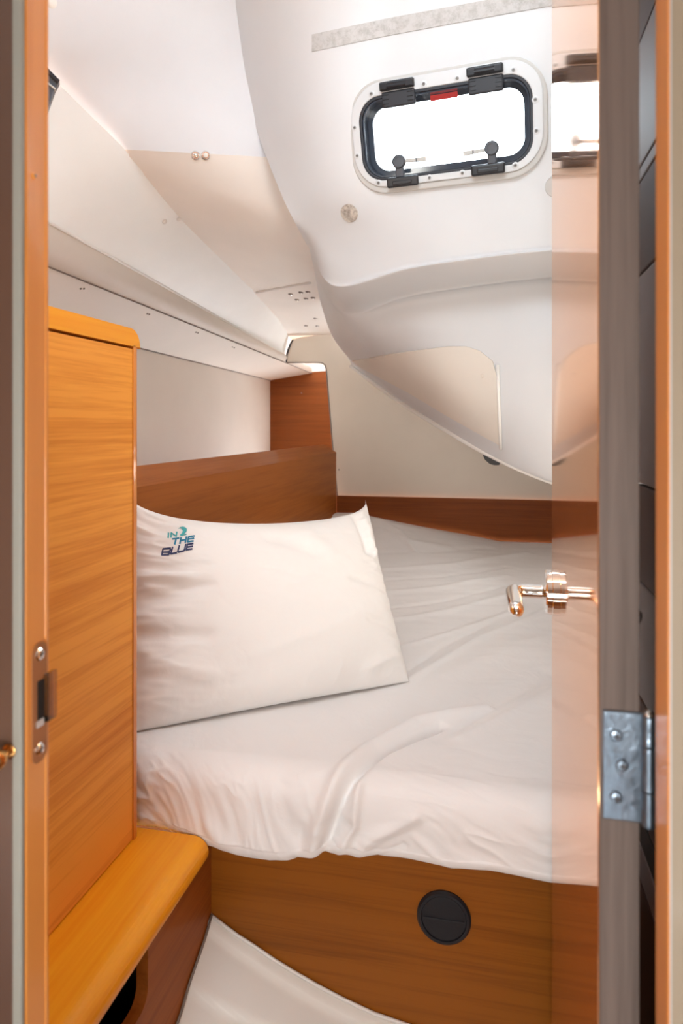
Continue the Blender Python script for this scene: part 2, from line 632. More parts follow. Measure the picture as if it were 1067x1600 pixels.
def by_y(pts, n, y0, y1):
    """resample a polyline monotone in y at even y stations"""
    out = []
    for k in range(n):
        y = y0 + (y1 - y0) * k / (n - 1)
        for i in range(len(pts) - 1):
            if pts[i].y <= y + 1e-9 and y <= pts[i + 1].y + 1e-9:
                w = (y - pts[i].y) / (pts[i + 1].y - pts[i].y)
                out.append(pts[i].lerp(pts[i + 1], w)); break
        else:
            out.append(pts[0].copy() if y < pts[0].y else pts[-1].copy())
    return out


LA = by_y(extend([P(77, 417, 1.586), P(445, 566, 3.125)], 0.52, YR), NL, 0.52, YR)
LC = by_y(extend([P(77, 347, 1.475), P(265, 452, 2.03), P(441, 552, 3.12)], 0.52, YR), NL, 0.52, YR)
DK = P(193, 231, 1.50)
LD0 = [DK, P(280, 335, 1.76), P(395, 452, 2.31), P(436, 500, 2.8), P(451, 525, 3.125)]
Dfront = P(90, 130, 1.37)
LDf = [P(-60, -20, 1.13), Dfront, DK]
LDall = by_y(extend(LDf[:2] + LD0, 0.52, YR), NL, 0.52, YR)
strip_between('side_soffit', LB, LA, 'warm', cl, rows=2)['label'] = 'lower beige soffit strip with small screws'
strip_between('side_cove', LA, LC, 'warm', cl, rows=8, bulge=0.02)['label'] = 'curved beige cove strip under the white slope'
strip_between('sloped_panel', LC, LDall, 'slope', cl, rows=4)['label'] = 'large cream white sloping panel'

# E line: where the headliner runs behind the overhead moulding
K2 = P(408, 238, 1.60)
LE = [K2, P(437, 298, 1.61), P(486, 388, 1.75), P(494, 425, 1.93), P(506, 480, 2.4), P(520, 522, 3.08)]
E2 = [p + Vector((dx, dy, 0)) for p, dx, dy in zip(LE, (.05, .05, .05, .07, .2, .5), (.05, .05, .04, .03, .02, .02))]
n4 = 24
a4 = by_y(extend(LD0, DK.y, YR), n4, DK.y, YW + .01)
a4 = [p + Vector((-0.03, 0, 0)) for p in a4]
b4 = by_y(E2 + [E2[5] + Vector((0, YR - E2[5].y, -0.01))], n4, E2[0].y, YW + .01)
strip_between('ceiling_panel', a4, b4, 'ceil4', cl, rows=3)['label'] = 'flat beige ceiling panel running aft'
# steep facet rising to the deck above the crease
NF = 12
topL = [P(60, -260, 1.10), P(385, -260, 1.35)]
lowL = [DK, K2]
f5 = []
V5, F5 = [], []
colsn, rowsn = 14, 10
left5 = line_sample([DK + Vector((-.03, 0, 0)), Dfront + Vector((-.03, 0, 0)), P(60, 20, 1.28), P(40, -260, 1.18)], rowsn + 1)
right5 = line_sample([E2[0]] + [q_ + Vector((.05, .05, 0)) for q_ in (P(377, 100, 1.55), P(357, 0, 1.51), P(345, -260, 1.43))], rowsn + 1)
for j in range(rowsn + 1):
    for i in range(colsn + 1):
        w = i / colsn
        V5.append(left5[j].lerp(right5[j], w))
for j in range(rowsn):
    for i in range(colsn):
        F5.append((j * (colsn + 1) + i, j * (colsn + 1) + i + 1, (j + 1) * (colsn + 1) + i + 1, (j + 1) * (colsn + 1) + i))
mk('upper_panel', V5, F5, 'vinyl2', cl, smooth=True)['label'] = 'pale grey white panel rising steeply to the deck'

# raised batten across the flat panel, and fine seams

tube('seam', [p + Vector((0.002, -0.001, -0.002)) for p in LA], 0.0022, 'seam', cl, seg=6)
tube('seam', [p + Vector((0.002, 0, 0.0)) for p in LB[10:]], 0.0032, 'seam', cl, seg=6)
tube('edge_bead', [p + Vector((0.001, 0, -0.001)) for p in LC], 0.004, 'lipwhite', cl, seg=8)

# small paired screws
def tri_at(px, py, L1, L2):
    """3D hit of a picture position on the strip between two lines"""
    best = None
    r = ray(px, py)
    o = Vector((0, 0, EYE))
    for i in range(len(L1) - 1):
        for tri in ((L1[i], L1[i + 1], L2[i + 1]), (L1[i], L2[i + 1], L2[i])):
            n = (tri[1] - tri[0]).cross(tri[2] - tri[0])
            if abs(n.dot(r)) < 1e-9: continue
            t = n.dot(tri[0] - o) / n.dot(r)
            p = o + r * t
            ok = True
            for k in range(3):
                e = tri[(k + 1) % 3] - tri[k]
                if n.dot(e.cross(p - tri[k])) < -1e-7: ok = False
            if ok and t > 0:
                nn = n.normalized()
                if nn.dot(r) > 0: nn = -nn
                best = (p, nn)
    return best


bat = [tri_at(399 + 89 * k / 8, 456 - 17 * k / 8 + 3 * math.sin(k), a4, b4) for k in range(9)]
bat = [tri_at(401 + 84 * k / 8, 456 - 15.5 * k / 8, a4, b4) for k in range(9)]
tube('batten', [h[0] + h[1] * 0.002 for h in bat if h], 0.006, 'lipwhite', cl, seg=8)
for (x, y) in ((126, 451), (131, 451), (230, 490), (233, 491), (306, 519), (309, 520), (363, 542), (366, 543)):
    h = tri_at(x, y, LB, LA)
    if h: screw(h[0] + h[1] * 0.001, h[1], 0.0032, cl, 'seam')
for (x, y) in ((257, 346), (279, 342)):
    h = tri_at(x, y, LC, LDall)
    if h: lathe('screw_cap', h[0], h[1], [(0.0075, -0.002), (0.0075, 0.003), (0.005, 0.0055), (0.001, 0.006)], 'lipwhite', cl, 14)
for (x, y, m_) in ((305, 243, 'steel'), (321, 243, 'lipwhite')):
    h = tri_at(x, y, a4, b4)
    if h:
        lathe('fixing', h[0] + h[1] * 0.001, h[1], [(0.0115, -0.002), (0.0115, 0.0015), (0.009, 0.004), (0.006, 0.004), (0.005, 0.0025)], 'steel', cl, 16)
        lathe('fixing_cap', h[0] + h[1] * 0.004, h[1], [(0.006, 0), (0.0055, 0.005), (0.002, 0.007)], m_, cl, 12)
for (x, y) in ((454, 459), (470, 456.5), (481, 455.5), (464, 468), (478, 466), (489, 465), (493, 497), (478, 508.5), (496, 509)):
    h = tri_at(x, y, a4, b4)
    if h:
        lathe('vent_screw', h[0] + h[1] * 0.0005, h[1], [(0.0095, -0.001), (0.0095, 0.002), (0.0065, 0.0035), (0.001, 0.0038)], 'seam', cl, 12)
        lathe('screw_cap', h[0] + h[1] * 0.004 + Vector((0.003, 0, 0)), h[1], [(0.0045, -0.001), (0.004, 0.002), (0.001, 0.003)], 'steel', cl, 10)

# grey bracket and white knob on the sloping headliner beside the left jamb
gb = EMP('ceiling_bracket', P(78, 140, 1.0), 'grey pointed bracket on the headliner by the left jamb top', 'bracket')
q = [P(60, 90, 1.0), P(93.5, 125.5, 1.0), P(86, 139, 1.0), P(72, 178, 1.0), P(55, 195, 1.0)]
prism('bracket_body', q, (-0.02, 0.03, 0.01), 'greyplastic', gb, 0.002)
prism('bracket_rib', [P(60, 92, .995), P(94, 125, .995), P(91, 129, .995), P(60, 99, .995)], (-0.01, 0.01, 0.0), 'blacksoft', gb, 0.001)
prism('bracket_rib', [P(60, 116, .998), P(87, 137.5, .998), P(86, 140, .998), P(60, 119, .998)], (-0.005, 0.008, 0.0), 'flange', gb, 0.0005)
wk = P(80, 4, 1.12)
lathe('knob', wk, ray(80, 4) * -1, [(0.006, -0.02), (0.006, 0.0), (0.010, 0.003), (0.010, 0.009), (0.006, 0.012)], 'lipwhite', cl, 18)

# rear teak bulkhead, deck edge above it
wb = prism('wall_back', [onY(405, 587, YR), onY(560, 576, YR), onY(960, 560, YR), onY(960, 830, YR), onY(405, 830, YR)], (0, 0.02, 0), 'back')
tag(wb, 'reddish teak bulkhead seen through the cutout aft', None, kind='structure')
screw(onY(471, 614, YR) + Vector((0, -0.001, 0)), (0, -1, 0), 0.004, wb, 'steel')
tc_ = prism('trim_1', [onY(380, 460, YR + .03), onY(960, 440, YR + .03), onY(960, 586, YR + .03), onY(380, 590, YR + .03)], (0, 0.02, 0), 'vinyl')
tag(tc_, 'cream strip above the teak bulkhead aft', None, kind='structure')

# cream bulkhead with an L shaped cutout
out_px = [(527, 775.5), (519, 690), (510.5, 588), (509.5, 577), (508, 571), (504, 567.6), (498, 566.6), (447.5, 566.6), (448, 556), (450, 546), (454, 536), (459, 530), (470, 527), (520, 521), (620, 505), (960, 450), (960, 783.5)]
cb = EMP('bulkhead_panel', (-0.2, YW, EYE - 0.36), 'cream bulkhead board with a squared cutout behind the berth', 'bulkhead')
prism('panel_board', [onY(x, y, YW) for x, y in out_px], (0, 0.014, 0), 'bulk', cb)
tube('edge_trim', [onY(x, y, YW - 0.001) for x, y in out_px[:8]], 0.0035, 'seam', cb, seg=6)
tube('edge_trim', [onY(x, y, YW - 0.002) for x, y in ((447.5, 566), (447.8, 556), (450, 546), (454, 536), (458, 530))], 0.004, 'rubber', cb, seg=6)['label'] = 'black rubber edging at the rounded corner'
tube('cable', [onY(x, y, YW - 0.004) for x, y in ((449.5, 552), (452, 544), (455.5, 535), (458, 531))], 0.0025, 'rubber', cb, seg=6)
for x, y in ((528, 734), (523.5, 772)):
    screw(onY(x + 1.5, y, YW - 0.001), (0, -1, 0), 0.004, cb, 'seam')

wr = prism('wall_right', [Vector((0.40, YF, 0)), Vector((0.40, YR, 0)), Vector((0.40, YR, EYE + 1.05)), Vector((0.40, YF, EYE + 1.05))], (0.02, 0, 0), 'warm')
tag(wr, 'cabin side behind the open door', None, kind='structure')
fl = mk('floor', *box_vf(-1.6, 1.2, -1.2, YR, -0.03, 0.0), 'berth')
tag(fl, 'teak cabin sole', None, kind='structure')

wb2 = mk('wall_saloon', *box_vf(-1.62, 1.22, -1.32, -1.30, 0, EYE + .8), 'warm'); tag(wb2, 'far side of the saloon behind the viewer', None, kind='structure')
ws1 = mk('wall_port', *box_vf(-1.62, -1.60, -1.30, YR, 0, EYE + 1.1), 'jamb'); tag(ws1, 'teak lining of the hull beyond the partition', None, kind='structure')
ws2 = mk('wall_starboard', *box_vf(1.20, 1.22, -1.30, 0.49, 0, EYE + 1.1), 'warm'); tag(ws2, 'beige lining on the right of the saloon', None, kind='structure')
mk('deck_head', *box_vf(-1.62, 1.22, -1.30, YN, EYE + .78, EYE + .80), 'vinyl', cl)
mk('deck_head', *box_vf(-1.62, 0.42, YN - 0.02, 1.66, EYE + 1.13, EYE + 1.15), 'vinyl', cl)
mk('deck_head', *box_vf(-1.62, 0.42, YW + 0.03, YR + 0.06, EYE + 0.62, EYE + 0.64), 'vinyl', cl)
# dark locker front in the gap behind the door
gl = EMP('side_cabinet', (0.22, 0.8, 0), 'dark cabinet front glimpsed in the gap behind the open door', 'cabinet')
xs_ = 0.2
def gz(py):
    r = ray(1012, py); return r.z * xs_ / r.x
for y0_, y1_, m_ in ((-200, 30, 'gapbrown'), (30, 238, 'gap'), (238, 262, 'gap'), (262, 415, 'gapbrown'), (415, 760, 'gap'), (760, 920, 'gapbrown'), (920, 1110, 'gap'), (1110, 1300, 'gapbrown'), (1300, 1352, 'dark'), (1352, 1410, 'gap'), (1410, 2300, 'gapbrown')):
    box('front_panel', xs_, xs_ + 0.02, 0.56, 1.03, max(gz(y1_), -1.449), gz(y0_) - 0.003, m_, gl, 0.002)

# ------------------------------------------------------------------ LOCKER on the left
XL = -0.57
ZSH = -0.677
YC = onX(218, 1300, XL).y
lk = EMP('hanging_locker', (-0.8, 0.8, EYE + ZSH), 'honey teak locker with a rounded yellow orange top rail left of the pillow', 'locker')
zt = 0.158; zs = onX(77, 512.5, XL).z - EYE
zs2 = onX(205, 541, XL).z - EYE
yp = onX(207.5, 900, XL).y
box('carcass', -1.20, XL - 0.018, 0.53, YC - 0.012, ZSH, zs - 0.006, 'locker', lk)
box('door_panel', XL - 0.018, XL, 0.53, yp - 0.001, ZSH + 0.002, zs - 0.004, 'locker', lk, 0.001)
# corner post with rounded outer edge
pr = []
for k in range(9):
    a = math.pi / 2 * k / 8
    pr.append((XL - 0.014 + 0.0155 * math.cos(a), YC - 0.0155 + 0.0155 * math.sin(a)))
pp = [Vector((x, y, EYE + ZSH)) for x, y in [(XL + 0.0015, yp)] + pr + [(XL - 0.05, YC), (XL - 0.05, yp)]]
o = prism('corner_post', pp, (0, 0, zs - ZSH + 0.002), 'solid_v', lk)
# top rail rounded at its outer corner
rr = 0.030
prof = [(0.53, zs), (YC, zs)]
for k in range(9):
    a = math.pi / 2 * k / 8
    prof.append((YC - rr + rr * math.cos(a), zt - rr + rr * math.sin(a)))
prof.append((0.53, zt))
o = prism('top_rail', [Vector((XL + 0.0015, y, EYE + z)) for y, z in prof], (-0.07, 0, 0), 'solid', lk)
bevel(o, 0.006, 3, 0.9)
box('lid_board', -1.20, XL - 0.068, 0.53, YC, zs - 0.004, zt - 0.012, 'solid', lk, 0.004)

# teak ledge with bullnose
sh = EMP('berth_step', (-0.5, 0.8, EYE + ZSH - 0.3), 'bright teak step ledge with a bullnose below the honey teak locker', 'ledge')
XN = -0.452
yl1 = 1.052
prf = [(XL - 0.05, ZSH)]
for k in range(0, 17):
    a = math.pi / 2 - math.pi * k / 16
    prf.append((XN - 0.027 + 0.027 * math.cos(a), ZSH - 0.024 + 0.024 * math.sin(a)))
prf += [(XL - 0.05, ZSH - 0.048)]
o = prism('ledge_top', [Vector((x, 0.53, EYE + z)) for x, z in prf], (0, yl1 - 0.53, 0), 'solid', sh)
bevel(o, 0.0015, 2, 0.9)
# vertical panel below with a rounded cutout
XP = -0.475
YP = onX(330, 1400, XP).y
cyo = 0.89
zc0 = -0.82
cut = [(cyo, ZSH - 0.046)]
ncc = 6
r_c = 0.022
for k in range(ncc + 1):
    a = math.pi / 2 * k / ncc
    cut.append((cyo - r_c + r_c * math.cos(a), zc0 + r_c - r_c * math.sin(a)))
poly = [(YP, ZSH - 0.046), (YP, -1.44), (0.53, -1.44), (0.53, zc0)] + cut[::-1]
o = prism('riser_panel', [Vector((XP, y, EYE + z)) for y, z in poly], (-0.018, 0, 0), 'side', sh)
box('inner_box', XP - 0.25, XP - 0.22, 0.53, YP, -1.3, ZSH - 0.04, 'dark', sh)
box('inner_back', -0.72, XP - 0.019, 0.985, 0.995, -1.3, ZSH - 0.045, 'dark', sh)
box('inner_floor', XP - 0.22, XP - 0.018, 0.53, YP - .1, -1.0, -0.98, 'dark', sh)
ds = EMP('storage_bag', (-0.56, 0.72, EYE - 0.98), 'dark blue grey soft bag inside the recess under the teak ledge', 'bag')
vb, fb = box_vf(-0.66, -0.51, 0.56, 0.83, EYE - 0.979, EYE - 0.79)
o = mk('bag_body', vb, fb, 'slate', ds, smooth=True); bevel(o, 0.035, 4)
tube('bag_seam', [(-0.508, 0.59 + 0.012 * k, EYE - 0.86 + 0.004 * math.sin(k * .7)) for k in range(16)], 0.003, 'slate', ds)

# ------------------------------------------------------------------ BERTH
XR = 0.378
XSB = -0.67 * S                    # side board face
bf = EMP('bed_frame', ((XP + XR) / 2, YP, EYE - 1.43), 'teak berth front with a round black vent under the mattress', 'bed base')
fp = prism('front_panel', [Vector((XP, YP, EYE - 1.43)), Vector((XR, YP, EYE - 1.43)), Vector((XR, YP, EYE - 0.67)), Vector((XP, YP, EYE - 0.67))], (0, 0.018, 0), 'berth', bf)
vc = onY(693.5, 1432.5, YP)
vr = 0.0435
vt = lathe('vent_cover', vc, (0, -1, 0), [(vr, -0.004), (vr, 0.003), (vr * 0.93, 0.006), (vr * 0.84, 0.006), (vr * 0.82, 0.0035)], 'black', bf, 40)
vt['label'] = 'round black plastic vent'
lathe('vent_disc', vc, (0, -1, 0), [(vr * 0.8, 0.0), (vr * 0.8, 0.0042), (vr * 0.2, 0.005)], 'black', vt, 40)
box('vent_slat', vc.x - vr * .75, vc.x + vr * .75, vc.y - 0.0065, vc.y - 0.003, vc.z - EYE - 0.002, vc.z - EYE, 'blacksoft', vt)

# back board and side board
ztb = onY(700, 778.5, 3.385).z - EYE
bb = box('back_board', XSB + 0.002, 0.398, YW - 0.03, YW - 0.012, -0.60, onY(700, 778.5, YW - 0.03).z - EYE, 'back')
tag(bb, 'low dark teak board along the head of the mattress under the cream bulkhead', 'board')
sb = EMP('side_board', (XSB, 2.2, EYE - 0.64), 'long teak side board with a sloping top edge behind the pillow', 'board')
zcap = -0.12 * S; zcap2 = -0.0855 * S
ysb0 = YC + 0.01
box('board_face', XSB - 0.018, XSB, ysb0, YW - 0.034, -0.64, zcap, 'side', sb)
pc = [Vector((XSB + 0.001, ysb0, EYE + zcap)), Vector((XSB - 0.05 * S, ysb0, EYE + zcap2)), Vector((XSB - 0.05 * S - 0.015, ysb0, EYE + zcap2)), Vector((XSB - 0.05 * S - 0.015, ysb0, EYE + zcap - 0.01)), Vector((XSB + 0.001, ysb0, EYE + zcap - 0.004))]
prism('board_cap', pc, (0, YW - 0.034 - ysb0, 0), 'side', sb)

# mattress with fitted sheet
ZM = -0.559
YM0 = 1.055
XM0, XM1 = XSB + 0.004, XR - 0.01
mt = EMP('mattress', ((XM0 + XM1) / 2, 2.0, EYE - 0.67), 'double berth mattress under a rumpled white fitted sheet', 'mattress')
box('mattress_core', XM0 + 0.05, XM1 - 0.02, YP + 0.04, YW - 0.09, -0.669, ZM - 0.03, 'foam', mt, 0.03, 4)

# folds given by picture anchors that lie on the sheet's top plane
def anchor(px, py):
    v = onZ(px, py, ZM); return np.array((v.x, v.y))

FOLDS = []     # (polyline pts, amplitude, width)
def fold(pxs, amp, w, side=0.0):
    FOLDS.append(([anchor(*q_) for q_ in pxs], amp, w, side))

fold([(462, 1262), (520, 1213), (580, 1165), (650, 1128), (760, 1105)], 0.016, 0.020)
fold([(476, 1275), (535, 1222), (600, 1172), (690, 1132)], -0.020, 0.015)
fold([(500, 1275), (545, 1245), (560, 1215)], 0.012, 0.014)
fold([(520, 1290), (560, 1262), (640, 1245)], 0.012, 0.018)
fold([(430, 1262), (455, 1300), (462, 1330)], -0.010, 0.010)
fold([(486, 1268), (492, 1300), (488, 1330)], 0.012, 0.010)
fold([(505, 1330), (540, 1290), (620, 1270)], -0.008, 0.010)
fold([(640, 1262), (700, 1300), (730, 1340)], 0.004, 0.010)
fold([(860, 1050), (800, 1085), (740, 1120), (690, 1150)], -0.009, 0.05)
fold([(862, 1075), (800, 1112), (720, 1150)], 0.007, 0.035)
fold([(640, 1062), (700, 1025), (760, 990), (862, 950)], 0.006, 0.022)
fold([(640, 1045), (690, 1010), (760, 975)], -0.005, 0.02)
fold([(630, 1010), (700, 990), (800, 955)], 0.005, 0.02)
fold([(610, 970), (700, 955), (800, 930)], 0.007, 0.03)
fold([(605, 950), (700, 938), (790, 915)], -0.006, 0.025)
fold([(600, 925), (690, 918), (790, 900)], 0.009, 0.04)
fold([(600, 905), (690, 900), (790, 885)], -0.006, 0.035)
fold([(595, 890), (700, 884), (820, 866)], 0.011, 0.05)
fold([(590, 868), (680, 866), (760, 858)], -0.008, 0.05)
fold([(585, 850), (640, 858), (700, 862)], 0.012, 0.06)
fold([(590, 843), (625, 850), (650, 868)], 0.010, 0.03)
fold([(700, 1050), (780, 1020), (860, 990)], 0.005, 0.05)
fold([(230, 1235), (300, 1262), (360, 1300)], 0.006, 0.02)
fold([(300, 1228), (350, 1262), (385, 1295)], 0.008, 0.02)

NX, NV = 420, 560
xs = np.linspace(XM0, XM1, NX)
H = 0.125                           # depth of the front face
R = 0.050
# profile parameter: along bottom tuck, front, rounded top edge, then top to the back
arc = np.concatenate([np.linspace(0, 0.225, 190, endpoint=False), np.linspace(0.225, 0.55, 110, endpoint=False), 0.55 + (np.linspace(0, 1, 260) ** 1.15) * (YW - 0.042 - YM0 - 0.55 + 0.15)])
def prof_pt(s):
    """returns y offset from front plane, z relative to top, normal (y,z)"""
    r0 = 0.018
    L0 = 0.035
    if s < L0:                     # bottom going forward
        return (L0 - s + r0, -H, 0.0, -1.0)
    s -= L0
    a0 = r0 * math.pi / 2
    if s < a0:
        t = s / r0
        return (r0 - r0 * math.sin(t), -H + r0 - r0 * math.cos(t), -math.sin(t), -math.cos(t))
    s -= a0
    hh = H - r0 - R
    if s < hh:
        return (0.0, -H + r0 + s, -1.0, 0.0)
    s -= hh
    a1 = R * math.pi / 2
    if s < a1:
        t = s / R
        return (R - R * math.cos(t), -R + R * math.sin(t), -math.cos(t), math.sin(t))
    s -= a1
    return (R + s, 0.0, 0.0, 1.0)

PR = np.array([prof_pt(s) for s in arc])
Xg, PY = np.meshgrid(xs, PR[:, 0]); _, PZ = np.meshgrid(xs, PR[:, 1]); _, NYg = np.meshgrid(xs, PR[:, 2]); _, NZg = np.meshgrid(xs, PR[:, 3])
Yb = YM0 + PY
hem_pts = [onY(x, y, YM0) for x, y in ((180, 1300), (222, 1303), (260, 1311), (300, 1320), (350, 1332), (400, 1342), (440, 1345), (480, 1343), (520, 1339), (620, 1348), (760, 1369), (862, 1389), (1000, 1412))]
zbot = np.interp(Xg, [p.x for p in hem_pts], [p.z - EYE for p in hem_pts])
PZ = PZ * np.where(PZ < -0.05, 1 + ((ZM - zbot) / H - 1) * np.clip((-PZ - 0.05) / 0.06, 0, 1), 1)
Zb = ZM + PZ
# flattened "sheet" coordinate so folds run on over the front edge
_, SG = np.meshgrid(xs, arc)
s_top0 = 0.035 + 0.018 * math.pi / 2 + (H - 0.018 - R) + R * math.pi / 2
SY = YM0 + R + (SG - s_top0)
D = np.zeros_like(Xg)
for pts, amp, w, side in FOLDS:
    best = np.full(Xg.shape, 1e9)
    for a_, b_ in zip(pts[:-1], pts[1:]):
        d_ = b_ - a_
        L2 = (d_ ** 2).sum()
        u = np.clip(((Xg - a_[0]) * d_[0] + (SY - a_[1]) * d_[1]) / L2, 0, 1)
        dist = np.hypot(Xg - a_[0] - u * d_[0], SY - a_[1] - u * d_[1])
        best = np.minimum(best, dist)
    end = 1.0
    D += 0.75 * amp * np.exp(-(best / (w * 0.6)) ** 2)


def fbm(x, y, seed, oct_=4):
    """vectorised value noise"""
    out = np.zeros_like(x); amp = 1.0
    for o_ in range(oct_):
        xi = np.floor(x).astype(np.int64); yi = np.floor(y).astype(np.int64)
        fx = x - xi; fy = y - yi
        fx = fx * fx * (3 - 2 * fx); fy = fy * fy * (3 - 2 * fy)
        def hsh(a, b):
            n = (a * 374761393 + b * 668265263 + (seed + o_) * 974634777) & 0xffffffff
            n = ((n ^ (n >> 13)) * 1274126177) & 0xffffffff
            return ((n ^ (n >> 16)) & 0xffff) / 65535.0
        v = (hsh(xi, yi) * (1 - fx) + hsh(xi + 1, yi) * fx) * (1 - fy) + (hsh(xi, yi + 1) * (1 - fx) + hsh(xi + 1, yi + 1) * fx) * fy
        out += amp * (v - 0.5); amp *= 0.5; x = x * 2.03 + 5.1; y = y * 2.03 + 1.7
    return out

# broad softness of the mattress and stretched pull lines
D += 0.006 * fbm(Xg * 3, SY * 3, 3, 2)
ang = math.radians(12)
D += 0.0035 * fbm((Xg * math.cos(ang) + SY * math.sin(ang)) * 2.2, (SY * math.cos(ang) - Xg * math.sin(ang)) * 13, 11, 3) * np.clip((SY - 1.3) / 0.6, 0, 1)
# rumples near and on the front face
fw = np.exp(-((SY - 0.99) / 0.085) ** 2)
ridg = lambda n_: 1 - 2 * np.abs(n_)
wx = fbm(Xg * 5, SY * 5, 51, 2) * 1.4
left = np.clip((-(Xg) - 0.22) / 0.12, 0, 1)
nl = fbm((Xg * 0.8 + SY * 0.6) * 26 + wx * 2, (SY * 0.8 - Xg * 0.6) * 9 + wx * 3, 7, 3)
nr = fbm((Xg * 0.9 - SY * 0.35) * 10 + wx * 2, (SY * 0.9 + Xg * 0.35) * 26 + wx * 3, 23, 3)
D += fw * (0.008 * left * (ridg(nl) - 0.6) + 0.0045 * (1 - left) * (ridg(nr) - 0.6))
# the gathered pinch near the front edge
px0 = anchor(470, 1300)
dd = np.hypot((Xg - px0[0]) , (SY - px0[1] - 0.0))
th_ = np.arctan2(SY - px0[1], Xg - px0[0])
D += 0.007 * np.exp(-(dd / 0.06) ** 2) * np.sin(th_ * 7 + dd * 22) - 0.012 * np.exp(-(dd / 0.022) ** 2)
# belly of the front edge: fuller round x = -0.33, tucked in at the corner by the locker
belly = 0.020 * np.exp(-((Xg + 0.34) / 0.12) ** 2) * np.clip((-PZ) / H, 0, 1)
corner = np.clip((-0.43 - Xg) / 0.14, 0, 1)
under = np.where(NZg < -0.01, 0.35, 1.0)
Yd = Yb + NYg * D * under - belly * 0.5 + corner * 0.012 * np.clip(-PZ / H, 0, 1)
Zd = Zb + NZg * D * under
# sagging hem line
hem = 0.4 * (0.004 * np.sin(Xg * 21) + 0.003 * np.sin(Xg * 47 + 1)) * np.clip((-PZ - 0.05) / 0.05, 0, 1)
Zd += hem
# far edge lifts towards the pillow side
back = np.clip((SY - 2.6) / 0.7, 0, 1)
Zd += back ** 2 * 0.10 * np.clip((0.05 - Xg) / 0.6, 0, 1.2)
# top never below the front's seam; mild crown
Vv = np.stack([Xg, Yd, Zd + EYE], -1).reshape(-1, 3)
idx = np.arange(NX * len(arc)).reshape(len(arc), NX)
Fq = np.stack([idx[:-1, :-1], idx[:-1, 1:], idx[1:, 1:], idx[1:, :-1]], -1).reshape(-1, 4)
mk('fitted_sheet', [tuple(v) for v in Vv], Fq.tolist(), 'sheet', mt, smooth=True)

# ------------------------------------------------------------------ PILLOW
TR = P(571, 781, 1.55); BR = P(640, 1066, 1.300); BL = P(186, 1150, 1.075); TL = P(200, 765, 1.235)
PN = ((TR - TL) + (BR - BL)).cross((TL - BL) + (TR - BR)).normalized()
if PN.dot(-ray(420, 950)) < 0: PN = -PN
NPu, NPv = 200, 170
def pil(u, v, side, T=None):
    """u,v in [-1,1]; side +1 front, -1 back"""
    uu = u * (1 - 0.035 * (1 - v * v)) if True else u
    pin_top = (0.33 - 0.03 * u) * (1 - u * u) ** 0.45
    pin_bot = 0.02 * (1 - u * u)
    vv = v - (pin_top if v > 0 else -pin_bot) * abs(v) ** 1.0
    uu2 = uu
    w0 = (uu2 + 1) / 2; w1 = (vv + 1) / 2
    p = BL.lerp(BR, w0).lerp(TL.lerp(TR, w0), w1)
    e = max(0.0, (1 - abs(u) ** 2.4)) ** 0.50 * max(0.0, (1 - abs(v) ** 2.4)) ** 0.50
    th = (0.086 if side > 0 else 0.055) * e
    return p, th, e

lu = np.linspace(-1, 1, NPu); lv = np.linspace(-1, 1, NPv)
Ug, Vg = np.meshgrid(lu, lv)
wv = fbm(Ug * 3, Vg * 3, 5, 2)
wr_ = 0.0025 * fbm(Ug * 2.0 + wv, Vg * 2.6 + wv, 31, 3)
# radiating gathers from the seams
edge_l = np.clip((-Ug - 0.45) / 0.5, 0, 1)
edge_r = np.clip((Ug - 0.72) / 0.28, 0, 1)
edge_b = np.clip((-Vg - 0.6) / 0.4, 0, 1)
wr_ += 0.012 * edge_l * (0.5 - np.abs(fbm(Ug * 2 + 3, Vg * 5.5 + Ug * 1.6, 77, 3)) * 2)
wr_ += 0.010 * edge_r * (0.5 - np.abs(fbm(Ug * 3 + 9, Vg * 7, 41, 3)) * 2)
wr_ += 0.005 * edge_b * (0.5 - np.abs(fbm(Ug * 4, Vg * 2, 43, 3)) * 2)
# long soft crease low on the pillow, and a dent near its upper centre
def seg_d(u0, v0, u1, v1):
    du, dv = u1 - u0, v1 - v0
    t_ = np.clip(((Ug - u0) * du + (Vg - v0) * dv) / (du * du + dv * dv), 0, 1)
    return np.hypot(Ug - u0 - t_ * du, Vg - v0 - t_ * dv)
for sgm, am, wd in (((-0.25, -0.62, 0.25, -0.5), 0.0022, .05), ((0.25, -0.5, 0.62, -0.32), 0.002, .05), ((0.05, -0.05, 0.3, 0.0), .002, .03),
                    ((-0.95, -0.05, -0.6, 0.02), -.010, .07), ((-0.95, -0.3, -0.55, -0.42), -.009, .06), ((-0.95, 0.2, -0.7, 0.15), .009, .06),
                    ((-0.9, -0.55, -0.5, -0.72), .007, .06), ((0.0, 0.62, 0.28, 0.35), -.006, .10), ((0.25, 0.7, 0.4, 0.3), .006, .09),
                    ((0.80, 0.95, 0.83, 0.35), -.014, .045), ((0.90, 0.95, 0.91, 0.3), .012, .04), ((0.88, -0.1, 0.6, 0.0), -.006, .05), ((0.92, -0.5, 0.7, -0.42), -.006, .05), ((0.9, -0.75, 0.62, -0.86), .006, .05), ((-0.1, 0.2, 0.1, 0.08), -.004, .07)):
    wr_ += am * np.exp(-(seg_d(*sgm) / wd) ** 2)
V_, F_ = [], []
for side in (1, -1):
    for j in range(NPv):
        for i in range(NPu):
            p, th, e = pil(lu[i], lv[j], side)
            d = th * side
            if side > 0: d += wr_[j, i] * min(1, e * 2.2)
            q_ = p + PN * d
            if side < 0 or True:
                if q_.z < EYE + ZM + 0.004: q_.z = EYE + ZM + 0.004 + 0.0 * th
            V_.append(q_)
n_ = NPu * NPv
